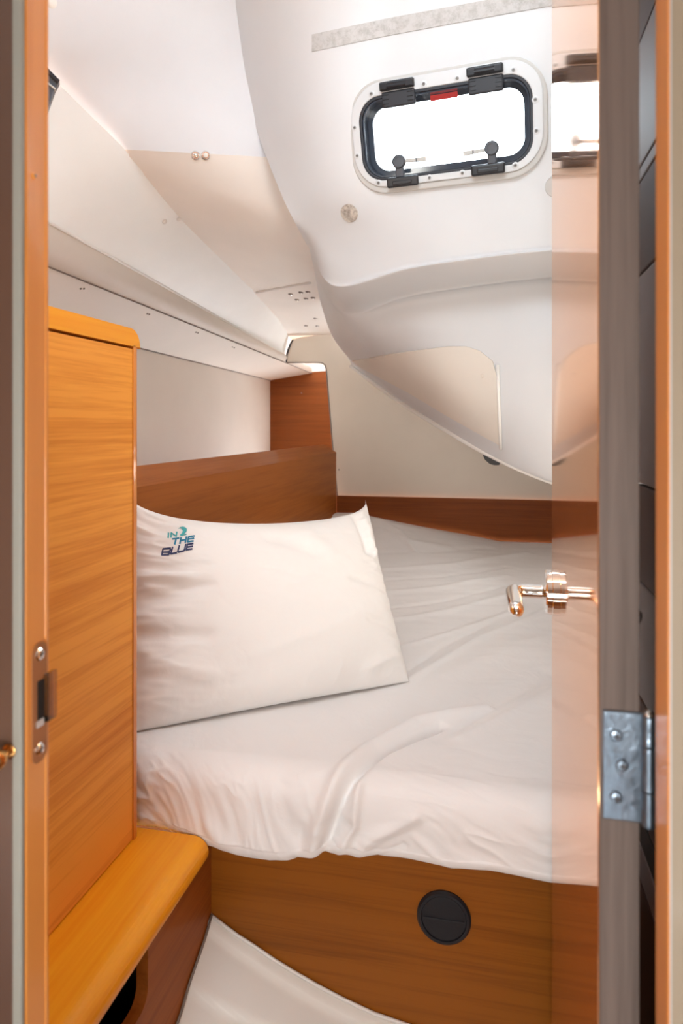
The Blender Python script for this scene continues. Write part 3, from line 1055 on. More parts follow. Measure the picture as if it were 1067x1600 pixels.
for j in range(NPv - 1):
    for i in range(NPu - 1):
        a0 = j * NPu + i
        F_.append((a0, a0 + 1, a0 + NPu + 1, a0 + NPu))
        F_.append((n_ + a0, n_ + a0 + NPu, n_ + a0 + NPu + 1, n_ + a0 + 1))
bm_ = None
po = EMP('pillow', ((BL + BR) / 2), 'plump white pillow with embroidered lettering leaning against the teak side board', 'pillow')
pm = mk('pillowcase', V_, F_, 'pillow', po, smooth=True)
bmm = bmesh.new(); bmm.from_mesh(pm.data)
bmesh.ops.remove_doubles(bmm, verts=bmm.verts, dist=0.0004)
bmesh.ops.recalc_face_normals(bmm, faces=bmm.faces)
bmm.to_mesh(pm.data); bmm.free()
# seam corner tab
# lettering: mapped on to the pillow front
def pil_front(u, v):
    p, th, e = pil(u, v, 1)
    fi = (u + 1) / 2 * (NPu - 1); fj = (v + 1) / 2 * (NPv - 1)
    i = int(min(max(fi, 0), NPu - 2)); j = int(min(max(fj, 0), NPv - 2))
    a_, b_ = fi - i, fj - j
    w = (wr_[j, i] * (1 - a_) + wr_[j, i + 1] * a_) * (1 - b_) + (wr_[j + 1, i] * (1 - a_) + wr_[j + 1, i + 1] * a_) * b_
    return p + PN * (th + w * min(1, e * 2.2) + 0.0012)


def solve_uv(px, py):
    u, v = -0.7, 0.6
    for _ in range(30):
        f0 = pix(pil_front(u, v))
        fu = pix(pil_front(u + 0.01, v)); fv = pix(pil_front(u, v + 0.01))
        a, b, c, d = (fu[0] - f0[0]) / 0.01, (fv[0] - f0[0]) / 0.01, (fu[1] - f0[1]) / 0.01, (fv[1] - f0[1]) / 0.01
        ex, ey = px - f0[0], py - f0[1]
        det = a * d - b * c
        u += 0.7 * (d * ex - b * ey) / det; v += 0.7 * (-c * ex + a * ey) / det
        u = min(max(u, -0.98), 0.98); v = min(max(v, -0.98), 0.98)
    return u, v


# corners of the embroidery patch on the cloth
q00 = solve_uv(246, 872); q10 = solve_uv(306, 872); q01 = solve_uv(246, 820); q11 = solve_uv(306, 820)
def logo_pt(x, y):      # x,y in a 60 x 52 design box (y down)
    a_, b_ = x / 60.0, 1 - y / 52.0
    u = (q00[0] * (1 - a_) + q10[0] * a_) * (1 - b_) + (q01[0] * (1 - a_) + q11[0] * a_) * b_
    v = (q00[1] * (1 - a_) + q10[1] * a_) * (1 - b_) + (q01[1] * (1 - a_) + q11[1] * a_) * b_
    return pil_front(u, v)


def glyph_poly(strokes, name, mat, lw):
    """strokes in design units; each is a polyline turned into flat quads"""
    V, Fc = [], []
    for st in strokes:
        for (x0, y0), (x1, y1) in zip(st[:-1], st[1:]):
            L = math.hypot(x1 - x0, y1 - y0)
            tx, ty = (x1 - x0) / L, (y1 - y0) / L
            nx, ny = -ty * lw / 2, tx * lw / 2
            ex, ey = tx * lw * 0.3, ty * lw * 0.3
            nseg = max(1, int(L / 2))
            base_ = len(V)
            for k in range(nseg + 1):
                w = k / nseg
                cx_ = (x0 - ex) * (1 - w) + (x1 + ex) * w; cy_ = (y0 - ey) * (1 - w) + (y1 + ey) * w
                V.append(logo_pt(cx_ + nx, cy_ + ny)); V.append(logo_pt(cx_ - nx, cy_ - ny))
            for k in range(nseg):
                b_ = base_ + 2 * k
                Fc.append((b_, b_ + 1, b_ + 3, b_ + 2))
    return mk(name, V, Fc, mat, po)


def sx(pts):            # crop coordinates (x11.856) of the photo's close-up -> design units
    return [((x / 11.856 + 235) - 246, (y / 11.856 + 805) - 820) for x, y in pts]


letters = [
    ('letter_i', 'teal', [[(318, 340), (300, 448)]], 1.9),
    ('letter_n', 'teal', [[(352, 440), (368, 338), (452, 412), (470, 325)]], 1.7),
    ('letter_t', 'blue', [[(382, 470), (500, 450)], [(446, 462), (424, 562)]], 2.0),
    ('letter_h', 'blue', [[(538, 445), (518, 552)], [(640, 428), (620, 530)], [(530, 498), (628, 482)]], 2.0),
    ('letter_e', 'blue', [[(790, 412), (682, 430), (662, 522), (770, 508)], [(674, 474), (780, 458)]], 1.9),
    ('letter_b', 'navy', [[(220, 640), (204, 745), (325, 735), (345, 700), (335, 688), (216, 692)], [(220, 640), (345, 632), (352, 655), (335, 688)]], 1.9),
    ('letter_l', 'navy', [[(388, 612), (368, 718), (470, 702)]], 1.9),
    ('letter_u', 'navy', [[(508, 590), (490, 680), (505, 692), (595, 676), (612, 660), (632, 565)]], 1.9),
    ('letter_e', 'navy', [[(770, 550), (665, 566), (645, 658), (755, 642)], [(656, 612), (762, 596)]], 1.9),
]
for nm, mt_, st, lw in letters:
    glyph_poly([sx(s_) for s_ in st], nm, mt_, lw * 1.3)
# the figure 2 drawn as a breaking wave
outer_w = sx([(495, 258), (540, 225), (590, 212), (635, 228), (660, 265), (655, 310), (625, 350), (585, 385), (655, 365), (640, 392), (575, 402), (490, 415)])
inner_w = sx([(500, 262), (540, 250), (568, 268), (580, 300), (572, 330), (555, 355), (535, 372), (522, 385), (530, 398), (535, 402), (520, 408), (490, 416)])
Vw, Fw = [], []
for k, (a_, b_) in enumerate(zip(outer_w, inner_w)):
    for w in (0, .5, 1):
        Vw.append(logo_pt(a_[0] * (1 - w) + b_[0] * w, a_[1] * (1 - w) + b_[1] * w))
for k in range(len(outer_w) - 1):
    for w in range(2):
        Fw.append((3 * k + w, 3 * k + w + 1, 3 * k + w + 4, 3 * k + w + 3))
mk('wave_figure', Vw, Fw, 'teal', po)

# ------------------------------------------------------------------ OVERHEAD MOULDING with the hatch
om = EMP('overhead_moulding', tuple(P(700, 430, 1.6)), 'large rounded white gelcoat moulding hanging over the berth around the hatch', None, kind='structure')
h_cam = Vector((2.85, -1.0, 0.0)); d_cam = Vector((0.537, 1.0, -3.575))
n_cam = h_cam.cross(d_cam)
def cam2w(v):
    s, k = math.sin(YAW), math.cos(YAW)
    return Vector((v.x * k - v.y * s, v.x * s + v.y * k, v.z))
K0 = n_cam.dot(Vector((0.158, 1, 0.4358)) * 1.35)
def tP(px, py):
    return K0 / n_cam.dot(Vector(((px - CX) / F, 1, (HY - py) / F)))
def onP(px, py):
    return P(px, py, tP(px, py))
net = []
for py, xs0 in ((-260, (343, 480, 620, 760, 900, 1060)), (-100, (349, 480, 620, 760, 900, 1060)), (0, (355, 490, 620, 760, 900, 1060)), (100, (376, 495, 620, 760, 900, 1060)), (200, (400, 500, 620, 760, 900, 1060)), (300, (438, 520, 630, 760, 890, 1060))):
    net.append([(x, py, tP(x, py) * (1.085 if k_ == 0 and py <= 200 else 1.045 if k_ == 0 else 1.0)) for k_, x in enumerate(xs0)])
net.append([(462, 350, 1.56), (524, 372, 1.52), (636, 372, tP(636, 372)), (760, 360, tP(760, 360)), (888, 355, tP(888, 355)), (1060, 350, tP(1060, 350))])
net.append([(478, 380, 1.63), (522, 436, 1.555), (636, 414, tP(636, 414)), (760, 396, tP(760, 396)), (882, 384, tP(882, 384)), (1060, 376, tP(1060, 376))])
net.append([(484, 391, 1.68), (524, 452, 1.57), (636, 424, tP(640, 424)), (760, 406, tP(760, 406)), (882, 394, tP(882, 394)), (1060, 386, tP(1060, 386))])
net.append([(492, 428, 1.86), (538, 485, 1.72), (636, 458, 1.61), (760, 440, 1.545), (880, 428, 1.485), (1060, 420, 1.41)])
net.append([(494, 440, 1.93), (542, 497, 1.745), (638, 472, 1.615), (760, 454, 1.548), (880, 442, 1.485), (1060, 434, 1.41)])
net.append([(503, 480, 2.10), (560, 528, 1.80), (650, 520, 1.62), (760, 515, 1.545), (880, 515, 1.465), (1060, 515, 1.385)])
net.append([(520, 527, 2.38), (585, 572, 2.00), (665, 596, 1.70), (766, 630, 1.565), (880, 650, 1.455), (1060, 660, 1.36)])
net.append([(546, 562, 2.70), (608, 607, 2.24), (680, 652, 1.86), (770, 702, 1.635), (874, 744, 1.485), (1060, 790, 1.37)])
net.append([(549, 574, 2.75), (610, 620, 2.27), (682, 665, 1.89), (771, 715, 1.665), (876, 758, 1.515), (1060, 806, 1.40)])
def back_off(r_):
    return [(x, y + 0, t) for x, y, t in r_]
G = [[np.array(P(*c)) for c in row] for row in net]
# returned edge going up behind
G.append([g + np.array((0.01, 0.045, 0.02)) for g in G[-1]])
G.append([g + np.array((0.02, 0.06, 0.10)) for g in G[-2]])
G.append([np.array((g[0] * 0.9, max(g[1] + 0.1, YW + 0.02), max(g[2] + 0.05, EYE + 0.15))) for g in G[-1]])
sub_v = [12, 12, 14, 14, 14, 10, 8, 6, 8, 5, 10, 12, 12, 6, 5, 5, 5]
sub_u = 26
rows_ = []
for j in range(len(G) - 1):
    for k in range(sub_v[j] if j < len(sub_v) else 6):
        rows_.append(j + k / (sub_v[j] if j < len(sub_v) else 6))
rows_.append(len(G) - 1)
cols_ = [i / sub_u for i in range(sub_u * 5 + 1)]
Gc = []
for j in range(len(G)):
    Gc.append([cr_eval(G[j], c) for c in cols_])
VM = []
for r_ in rows_:
    for i in range(len(cols_)):
        VM.append(cr_eval([Gc[j][i] for j in range(len(G))], r_))
nC = len(cols_)
fl_a = [Vector(VM[j * nC]) for j in range(len(rows_) - 10)]
fl_b = [p + (p - Vector((0, 0, EYE))).normalized() * 0.34 + Vector((0.03, 0, 0)) for p in fl_a]
Vfl = fl_a + fl_b
nf = len(fl_a)
mk('light_seal', Vfl, [(k, k + 1, nf + k + 1, nf + k) for k in range(nf - 1)], 'white', om, smooth=True)  # unseen strip behind the shell edge, added to keep sky light out
# local frame of the hatch plane
hu = cam2w(h_cam).normalized(); hn = cam2w(n_cam).normalized()
if hn.dot(ray(700, 200)) > 0: hn = -hn           # towards the cabin
hd = hn.cross(hu)
if hd.z > 0: hd = -hd
HO = onP(703, 200)
def hl(px, py, lift=0.0):
    p = onP(px, py) - HO
    return p.dot(hu), p.dot(hd)
def hw(u, v, n=0.0):
    return HO + hu * u + hd * v + hn * n
def rrect(uc, vc, hw_, hh_, r, n=10, skew=0.0):
    pts = []
    for sx_, sy_, a0 in ((1, 1, 0), (-1, 1, 90), (-1, -1, 180), (1, -1, 270)):
        for k in range(n + 1):
            a = math.radians(a0 + 90 * k / n)
            pts.append((uc + sx_ * (hw_ - r) + r * math.cos(a), vc + sy_ * (hh_ - r) + r * math.sin(a)))
    return pts
L_ = hl(549, 225)[0]; R_ = hl(856, 170)[0]; T_ = (hl(640, 113)[1] + hl(770, 97)[1]) / 2; B_ = (hl(620, 304)[1] + hl(790, 278)[1]) / 2
iL = hl(567, 228)[0]; iR = hl(832, 172)[0]; iT = hl(700, 134)[1]; iB = hl(706, 268.5)[1]
OUTC = ((L_ + R_) / 2, (T_ + B_) / 2); OUTH = ((R_ - L_) / 2, (B_ - T_) / 2)
INC = ((iL + iR) / 2, (iT + iB) / 2); INH = ((iR - iL) / 2, (iB - iT) / 2)
print('HATCH', OUTC, OUTH, INC, INH)
def inside_hole(p):
    q_ = Vector(p) - HO
    if abs(q_.dot(hn)) > 0.03: return False
    u, v = q_.dot(hu) - INC[0], q_.dot(hd) - INC[1]
    hw_, hh_, r = INH[0] + 0.012, INH[1] + 0.012, 0.055
    du, dv = abs(u) - (hw_ - r), abs(v) - (hh_ - r)
    if du > 0 and dv > 0: return math.hypot(du, dv) < r
    return du < r and dv < r
insd = [inside_hole(p) for p in VM]
FM = []
for j in range(len(rows_) - 1):
    for i in range(nC - 1):
        q_ = (j * nC + i, j * nC + i + 1, (j + 1) * nC + i + 1, (j + 1) * nC + i)
        if sum(insd[k] for k in q_) >= 3: continue
        FM.append(q_)
mo = mk('moulding_shell', [tuple(p) for p in VM], FM, 'white', om, smooth=True)

PXC = np.array([pix(v) for v in VM[: nC * (len(rows_) - 16)]])
def surf(r_, c_):
    r_ = min(max(r_, 0), len(G) - 1); c_ = min(max(c_, 0), 5)
    return cr_eval([cr_eval(g_, c_) for g_ in G], r_)
def on_mould(px, py):
    """point and normal of the shell seen at a picture position"""
    k = int(((PXC - (px, py)) ** 2).sum(1).argmin())
    r_, c_ = rows_[k // nC], cols_[k % nC]
    for _ in range(4):
        f0 = pix(surf(r_, c_)); fr = pix(surf(r_ + 0.01, c_)); fc = pix(surf(r_, c_ + 0.01))
        a, b, c, d = (fr[0] - f0[0]) / .01, (fc[0] - f0[0]) / .01, (fr[1] - f0[1]) / .01, (fc[1] - f0[1]) / .01
        det = a * d - b * c
        if abs(det) < 1e-6: break
        ex, ey = px - f0[0], py - f0[1]
        r_ += max(-.3, min(.3, (d * ex - b * ey) / det)); c_ += max(-.3, min(.3, (-c * ex + a * ey) / det))
    p = surf(r_, c_)
    n = Vector(surf(r_ + 0.02, c_) - surf(r_ - 0.02, c_)).cross(Vector(surf(r_, c_ + 0.02) - surf(r_, c_ - 0.02))).normalized()
    if n.dot(ray(px, py)) > 0: n = -n
    return Vector(p), n

# edge bead along the bottom lip
botrow = rows_.index(12) if 14 in rows_ else None
lipj = min(range(len(rows_)), key=lambda k: abs(rows_[k] - 13.9))
tube('lip_bead', [Vector(VM[lipj * nC + i]) + Vector((0, 0, 0.003)) for i in range(0, nC, 3)], 0.008, 'lipwhite', om, seg=10)
# access panel on the lower face: flat board standing a little proud
ap_px = [(551, 563), (620, 551), (700, 541), (728, 541), (750, 548), (770, 564), (778, 590), (780, 640), (782, 694), (760, 682), (700, 648), (640, 612), (590, 586), (566, 574)]
fine = []
for k in range(len(ap_px)):
    (xa, ya), (xb, yb) = ap_px[k], ap_px[(k + 1) % len(ap_px)]
    m_ = max(1, int(math.hypot(xb - xa, yb - ya) / 14))
    fine += [(xa + (xb - xa) * q_ / m_, ya + (yb - ya) * q_ / m_) for q_ in range(m_)]
nr_ = len(fine)
NR = 7
Va = []
for k in range(NR):
    w = 1 - k / NR
    for x, y in fine:
        p, n = on_mould(700 + (x - 700) * w, 600 + (y - 600) * w)
        Va.append(p + n * 0.006)
p, n = on_mould(700, 600)
Va.append(p + n * 0.006)
cidx = len(Va) - 1
for x, y in fine:
    p, n = on_mould(x, y)
    Va.append(p - n * 0.003)
Fa = []
for k in range(NR - 1):
    for i in range(nr_):
        i2 = (i + 1) % nr_
        Fa.append((k * nr_ + i, k * nr_ + i2, (k + 1) * nr_ + i2, (k + 1) * nr_ + i))
for i in range(nr_):
    i2 = (i + 1) % nr_
    Fa.append(((NR - 1) * nr_ + i, (NR - 1) * nr_ + i2, cidx))
    Fa.append((i, cidx + 1 + i, cidx + 1 + i2, i2))
ap = tidy(mk('access_panel', Va, Fa, 'accesspanel', om, smooth=True)); ap['label'] = 'flat access panel on the lower face, shade tone in its colour'
ap.modifiers.new('es', 'EDGE_SPLIT').split_angle = 0.7
for x, y in ((755, 587),):
    p, n = on_mould(x, y); lathe('screw_cap', p + n * 0.007, n, [(0.005, 0), (0.004, 0.002), (0.001, 0.0025)], 'accesspanel', ap, 12)
tube('panel_edge', [on_mould(x, y)[0] + on_mould(x, y)[1] * 0.006 for x, y in ((779, 570), (781, 620), (783, 660), (785, 700))], 0.0045, 'lipwhite', ap, seg=8)

# adhesive traces: strip at the top and disc near the hatch, second pale disc
def ribbon_on_plane(name, poly_px, mat, par):
    pts = [onP(x, y) + hn * 0.001 for x, y in poly_px]
    return prism(name, pts, hn * 0.0012, mat, par)
Vt, Ft = [], []
NT = 30
for k in range(NT + 1):
    w = k / NT
    x = 488 + 482 * w
    yt = 54 - 50 * w * 1.5 + 0.0 * w
    yt = np.interp(x, [488, 600, 740, 862, 1000], [54, 30, 4, -18, -42])
    for dy in (0, 27):
        p, n = on_mould(x, yt + dy)
        Vt += [p + n * 0.0022, p - n * 0.002]
for k in range(NT):
    a_ = 4 * k; b_ = a_ + 4
    Ft += [(a_, b_, b_ + 2, a_ + 2), (a_, a_ + 1, b_ + 1, b_), (a_ + 2, b_ + 2, b_ + 3, a_ + 3)]
o = tidy(mk('tape_strip', Vt, Ft + [(0, 2, 3, 1)], 'tape', om))
o['label'] = 'mottled grey adhesive tape strip'
for x, y, m_, l_ in ((546, 333, 'disc', 'round mottled brown adhesive disc'), (868, 291, 'flange', 'pale round disc right of the hatch')):
    p, n = on_mould(x, y)
    lathe('velcro_disc', p, n, [(0.0225, -0.002), (0.0225, 0.002), (0.0215, 0.003)], m_, om, 28)['label'] = l_

# black clip under the moulding's lip
bc = P(768, 714, 1.95)
bk = EMP('rubber_clip', bc, 'black rubber clip tucked under the lower lip of the moulding', 'clip')
cp = [P(x, y, 1.76) for x, y in ((754.5, 700), (755, 713), (758, 719), (765, 725), (772, 727), (780, 727), (782, 722), (760, 700))]
prism('clip_body', cp, (0.0, 0.02, 0.0), 'black', bk, 0.002)

# the hatch
win = EMP('window_1', tuple(HO), 'rounded opening hatch with aluminium frame, two black hinges and two handles', None, kind='structure')
def ring(name, o_pts, i_pts, n0, n1, mat, bev=0.0):
    n = len(o_pts)
    V = [hw(u, v, n0) for u, v in o_pts] + [hw(u, v, n1) for u, v in o_pts] + [hw(u, v, n1) for u, v in i_pts] + [hw(u, v, n0) for u, v in i_pts]
    Fc = []
    for k in range(n):
        k2 = (k + 1) % n
        for a_, b_ in ((0, 1), (1, 2), (2, 3), (3, 0)):
            Fc.append((a_ * n + k, a_ * n + k2, b_ * n + k2, b_ * n + k))
    o = tidy(mk(name, V, Fc, mat, win))
    if bev: bevel(o, bev, 3, 0.9)
    return o
ou, ov = OUTC; hu_, hv_ = OUTH
iu, iv = INC; gu_, gv_ = INH
RO, RI = 0.085, 0.052
N_ = 12
ring('flange', rrect(ou, ov, hu_, hv_, RO, N_), rrect(ou, ov - 0.002, hu_ - 0.014, hv_ - 0.014, RO - 0.012, N_), -0.02, 0.010, 'flange', 0.004)
ring('frame', rrect(ou, ov - 0.004, hu_ - 0.009, hv_ - 0.011, RO - 0.010, N_), rrect(iu, iv, gu_ + 0.001, gv_ + 0.001, RI, N_), -0.022, 0.014, 'alu', 0.002)
ring('seal', rrect(iu, iv, gu_ + 0.0015, gv_ + 0.0015, RI, N_), rrect(iu, iv, gu_ - 0.0055, gv_ - 0.0055, RI - 0.006, N_), -0.03, 0.012, 'rubber', 0.002)
ring('seal_lip', rrect(iu, iv, gu_ - 0.006, gv_ - 0.006, RI - 0.006, N_), rrect(iu, iv, gu_ - 0.009, gv_ - 0.009, RI - 0.008, N_), -0.03, 0.008, 'sealglass', 0.0)
ring('pane_border', rrect(iu, iv, gu_ + 0.004, gv_ + 0.004, RI, N_), rrect(iu + 0.0005, iv - 0.001, gu_ - 0.020, gv_ - 0.020, RI - 0.016, N_), -0.034, -0.028, 'sealglass')
gp = [hw(u, v, -0.036) for u, v in rrect(iu, iv, gu_ + 0.004, gv_ + 0.004, RI, N_)]
prism('pane', gp, hn * -0.008, 'glass', win)
du, dv = hl(690, 148)
prism('sticker', [hw(du + a_ * 0.031, dv + b_ * 0.006, -0.0275) for a_, b_ in ((-1, -1), (1, -1), (1, 1), (-1, 1))], hn * 0.0006, 'red', win)['label'] = 'small red warning sticker'
# frame screws
for x, y in ((583, 148), (664, 132.5), (716, 124), (803, 111), (837, 157), (838.5, 205), (806, 259), (724, 271), (673, 278), (594, 286), (557, 200.5), (561, 244)):
    du, dv = hl(x, y)
    fs = lathe('washer', hw(du, dv, 0.0135), hn, [(0.0075, -0.001), (0.0075, 0.0012), (0.0055, 0.0018)], 'greyscrew', win, 16)
    screw(hw(du, dv, 0.0155), hn, 0.0038, fs, 'screwhead')
def hbox(name, u0, u1, v0, v1, n0, n1, mat, par, bev=0.002, skew=0.0):
    V = [hw(u, v, n) for u in (u0, u1) for v in (v0, v1) for n in (n0, n1)]
    f = [(0, 1, 3, 2), (4, 6, 7, 5), (0, 4, 5, 1), (2, 3, 7, 6), (0, 2, 6, 4), (1, 5, 7, 3)]
    o = tidy(mk(name, V, f, mat, par))
    if bev: bevel(o, bev, 3)
    return o
for (x0, y0, x1, y1) in ((597, 149, 651, 150), (731, 128, 788, 128)):
    um = hl((x0 + x1) / 2, (y0 + y1) / 2)
    wu = (hl(x1, y0)[0] - hl(x0, y0)[0]) / 2
    base_h = hbox('hinge', um[0] - wu, um[0] + wu, um[1] - 0.030, um[1] - 0.011, 0.012, 0.026, 'black', win, 0.004)
    hbox('hinge_leaf', um[0] - wu + 0.002, um[0] + wu - 0.001, um[1] - 0.010, um[1] + 0.024, 0.006, 0.017, 'blacksoft', base_h, 0.004)
    v_, f_ = tube_vf([hw(um[0] - wu * .55, um[1] - 0.019, 0.025), hw(um[0] + wu * .55, um[1] - 0.019, 0.025)], 0.006, 12)
    tidy(mk('hinge_pin', v_, f_, 'black', base_h, smooth=False))
    for sgn in (-1, 1):
        for k in range(3):
            cu = um[0] + sgn * wu * 0.72
            hbox('hinge_rib', cu - 0.007, cu + 0.007, um[1] - 0.004 + k * 0.009, um[1] - 0.002 + k * 0.009, 0.0165, 0.0185, 'black', base_h, 0.0006)
    for sgn in (-1, 1):
        hbox('hinge_lug', um[0] + sgn * wu * 0.72 - 0.009, um[0] + sgn * wu * 0.72 + 0.009, um[1] - 0.027, um[1] - 0.013, 0.024, 0.029, 'black', base_h, 0.002)
for (lx, ly, kx, ky, ex, ey) in ((632, 283.5, 625, 253, 667, 249), (764, 264.5, 769, 232, 725, 241)):
    c = hl(lx, ly); k_ = hl(kx, ky); e_ = hl(ex, ey)
    wu = 0.037
    lb = hbox('latch', c[0] - wu, c[0] + wu, c[1] - 0.011, c[1] + 0.012, 0.012, 0.026, 'black', win, 0.004)
    hbox('latch_ridge', c[0] - wu * .62, c[0] + wu * .62, c[1] - 0.002, c[1] + 0.007, 0.025, 0.029, 'black', lb, 0.002)
    cc = Vector((c[0] * .3 + k_[0] * .7, c[1], 0))
    hbox('latch_stem', k_[0] - 0.010, k_[0] + 0.010, k_[1], c[1] - 0.008, 0.002, 0.014, 'greyplastic', lb, 0.004)
    lathe('latch_knob', hw(k_[0], k_[1], 0.004), hn, [(0.0155, 0), (0.0155, 0.012), (0.013, 0.015), (0.009, 0.0155), (0.009, 0.014), (0.001, 0.014)], 'greyplastic', lb, 24)
    d2 = Vector((e_[0] - k_[0], e_[1] - k_[1])); L = d2.length; d2 /= L; n2 = Vector((-d2.y, d2.x))
    a0_ = Vector((k_[0], k_[1])) + d2 * 0.014
    a1_ = Vector((e_[0], e_[1]))
    pts = [a0_ + n2 * 0.003, a1_ + n2 * 0.0055, a1_ - n2 * 0.0055, a0_ - n2 * 0.004]
    o = prism('latch_lever', [hw(p.x, p.y, 0.006) for p in pts], hn * 0.007, 'flange', lb, 0.0015)
    hbox('lever_slot', (a0_ + (a1_ - a0_) * .55).x - 0.001, (a0_ + (a1_ - a0_) * .55).x + 0.001, (a0_ + (a1_ - a0_) * .55).y - 0.004, (a0_ + (a1_ - a0_) * .55).y + 0.004, 0.0125, 0.0135, 'black', lb, 0)

# ------------------------------------------------------------------ GRP liner at the floor
gr = EMP('floor_moulding', (-0.2, 0.9, EYE - 1.1), 'cream gelcoat moulded step rising into the corner below the berth front', 'moulding')
cpx = [(331, 1430), (352, 1446), (372, 1461), (400, 1479), (432, 1501), (465, 1521), (500, 1541), (540, 1562), (585, 1583), (640, 1602), (720, 1630), (900, 1700)]
crv = [onY(x, y, YP - 0.001) for x, y in cpx]
def zback(x):
    for a_, b_ in zip(crv[:-1], crv[1:]):
        if a_.x <= x <= b_.x:
            return a_.z + (b_.z - a_.z) * (x - a_.x) / (b_.x - a_.x)
    return crv[0].z if x < crv[0].x else crv[-1].z
ngx, ngy = 110, 120
Vg_, Fg_, mi_ = [], [], []
x0g, x1g = XP + 0.0005, 0.22
for j in range(ngy):
    y = YP - 0.0005 - (YP - 0.60) * (j / (ngy - 1))
    for i in range(ngx):
        x = x0g + (x1g - x0g) * i / (ngx - 1)
        dyb = YP - y
        dxl = x - XP
        z = zback(x) - 0.44 * dyb
        sm = lambda e0, e1, v: max(0, min(1, (v - e0) / (e1 - e0))) ** 2 * (3 - 2 * max(0, min(1, (v - e0) / (e1 - e0))))
        z -= 0.008 * sm(0.014, 0.024, dyb)                   # flange at the panel
        z -= 0.010 * sm(0.088, 0.100, dyb + 0.12 * dxl) # recessed middle
        z += 0.004 * sm(0.012, 0.0, dxl)
        z -= 0.006 * sm(0.125, 0.150, dyb + 0.12 * dxl) * sm(0.045, 0.07, dxl)
        Vg_.append((x, y, z))
for j in range(ngy - 1):
    for i in range(ngx - 1):
        Fg_.append((j * ngx + i, j * ngx + i + 1, (j + 1) * ngx + i + 1, (j + 1) * ngx + i))
        y = YP - (YP - 0.60) * (j / (ngy - 1)); x = x0g + (x1g - x0g) * i / (ngx - 1)
        mi_.append(1 if (YP - y + 0.12 * (x - XP)) > 0.150 and (x - XP) > 0.07 else 0)
o = mk('liner_shell', Vg_, Fg_, None, gr, smooth=True, mats=['liner', 'nonskid'], fmat=mi_)
tube('sealant_bead', [Vector((c.x, c.y - 0.003, c.z + 0.0015)) for c in crv], 0.003, 'lipwhite', gr, seg=8)
tube('sealant_bead', [Vector((XP + 0.003, YP - 0.004 - 0.03 * k, zback(XP) - 0.44 * 0.03 * k - (0.008 if k > 0 else 0) - (0.008 if k > 3 else 0) + 0.004)) for k in range(16)], 0.0022, 'seam', gr, seg=6)

# ------------------------------------------------------------------ DOOR, open against the right side
DX0, DY0 = 0.0822, 0.560
DX1, DY1 = 0.0868, 1.022
TH = 0.0302
dv_ = Vector((DX1 - DX0, DY1 - DY0, 0)).normalized()
dn_ = Vector((dv_.y, -dv_.x, 0))          # towards starboard
W_ = math.hypot(DX1 - DX0, DY1 - DY0)
def dpt(s, n, z):
    return Vector((DX0, DY0, EYE + z)) + dv_ * s + dn_ * n
def dbox(name, s0, s1, n0, n1, z0, z1, mat, par, bev=0.0, seg=2):
    V = [dpt(s, n, z) for s in (s0, s1) for n in (n0, n1) for z in (z0, z1)]
    f = [(0, 1, 3, 2), (4, 6, 7, 5), (0, 4, 5, 1), (2, 3, 7, 6), (0, 2, 6, 4), (1, 5, 7, 3)]
    o = tidy(mk(name, V, f, mat, par))
    if bev: bevel(o, bev, seg)
    return o
dr = EMP('door_1', (DX0, DY0, 0.02), 'glossy teak cabin door standing open on the right', None, kind='structure')
dbox('door_leaf', 0.0018, W_, 0, TH, -1.41, 0.95, 'door', dr, 0.0012)
dbox('edge_band', 0.0, 0.0019, 0.0008, TH - 0.0008, -1.41, 0.95, 'edge', dr)
dbox('latch_edge', W_, W_ + 0.001, 0.004, TH - 0.004, -0.35, -0.10, 'steel', dr)
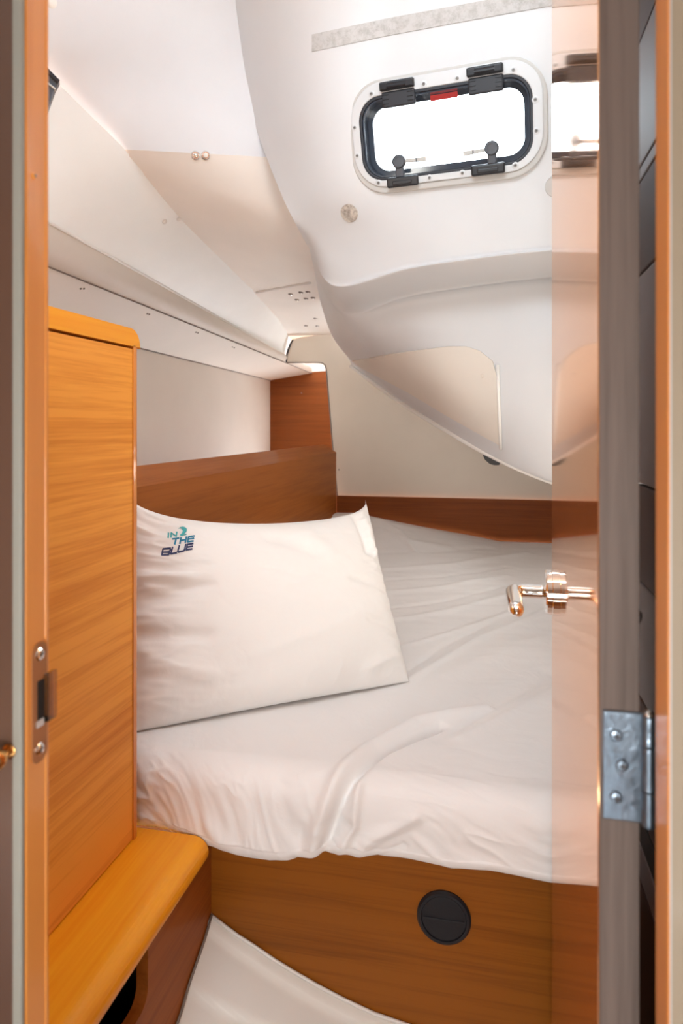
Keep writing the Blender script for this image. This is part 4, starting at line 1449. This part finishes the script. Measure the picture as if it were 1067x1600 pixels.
# handle
hy = -0.226
sc_ = W_ - 0.058
def handle(side):
    n0 = 0.0 if side < 0 else TH
    sg = -1 if side < 0 else 1
    nd = dn_ * sg
    c = dpt(sc_, n0, hy)
    hroot = mk('door_handle', *lathe_vf(c, nd, [(0.031, 0.0), (0.031, 0.0045), (0.030, 0.0052), (0.030, 0.0115), (0.028, 0.0135), (0.012, 0.014)], 40), 'chrome', dr, smooth=True)
    tidy(hroot); md = hroot.modifiers.new('es', 'EDGE_SPLIT'); md.split_angle = 0.6
    path = []
    for k in range(5):
        path.append(c + nd * (0.012 + 0.030 * k / 4))
    for k in range(1, 9):
        a = math.pi / 2 * k / 8
        path.append(c + nd * (0.042 + 0.014 * math.sin(a)) - dv_ * (0.014 * (1 - math.cos(a))) - Vector((0, 0, 0.0)))
    for k in range(1, 15):
        w = k / 14
        path.append(c + nd * (0.056 - 0.003 * w) - dv_ * (0.014 + 0.088 * w) - Vector((0, 0, 0.004 * w * w)))
    v_, f_ = tube_vf(path, 0.0098, 20, rfun=lambda w: 1.0 if w < .9 else math.sqrt(max(0.02, 1 - ((w - .9) / .1) ** 2)))
    tidy(mk('lever', v_, f_, 'chrome', hroot, smooth=True))
    return hroot
handle(-1)
handle(1)
# hinge on the near edge
hz0, hz1 = -0.3035, -0.2195
hg = mk('hinge', *[x for x in (lambda V: (V, [(0, 1, 3, 2), (4, 6, 7, 5), (0, 4, 5, 1), (2, 3, 7, 6), (0, 2, 6, 4), (1, 5, 7, 3)]))([dpt(s, n, z) for s in (-0.0022, 0.0) for n in (0.003, TH + 0.001) for z in (hz0, hz1)])], 'hinge', dr)
tidy(hg); bevel(hg, 0.0012, 2)
for (nn, zz) in ((0.0125, hz1 - 0.0185), (0.017, hz1 - 0.041), (0.0125, hz1 - 0.066)):
    screw(dpt(-0.0026, nn, zz), -dv_, 0.0048, hg, 'hinge')
kz = [(hz1 - 0.001, hz1 - 0.024), (hz1 - 0.0245, hz1 - 0.058), (hz1 - 0.0585, hz0 - 0.001)]
for k, (a_, b_) in enumerate(kz):
    v_, f_ = tube_vf([dpt(-0.003, TH + 0.0055, a_), dpt(-0.003, TH + 0.0055, b_)], 0.0052, 16)
    o = tidy(mk('knuckle', v_, f_, 'hinge', hg)); bevel(o, 0.0008, 2)
lathe('pin_cap', dpt(-0.003, TH + 0.0055, hz1 + 0.000), (0, 0, 1), [(0.0042, -0.002), (0.0042, 0.001), (0.002, 0.003)], 'steel', hg, 16)
dbox('hinge_leaf', -0.001, 0.0015, TH + 0.009, TH + 0.030, hz0 - 0.004, hz1 - 0.004, 'hinge', hg, 0.0008)
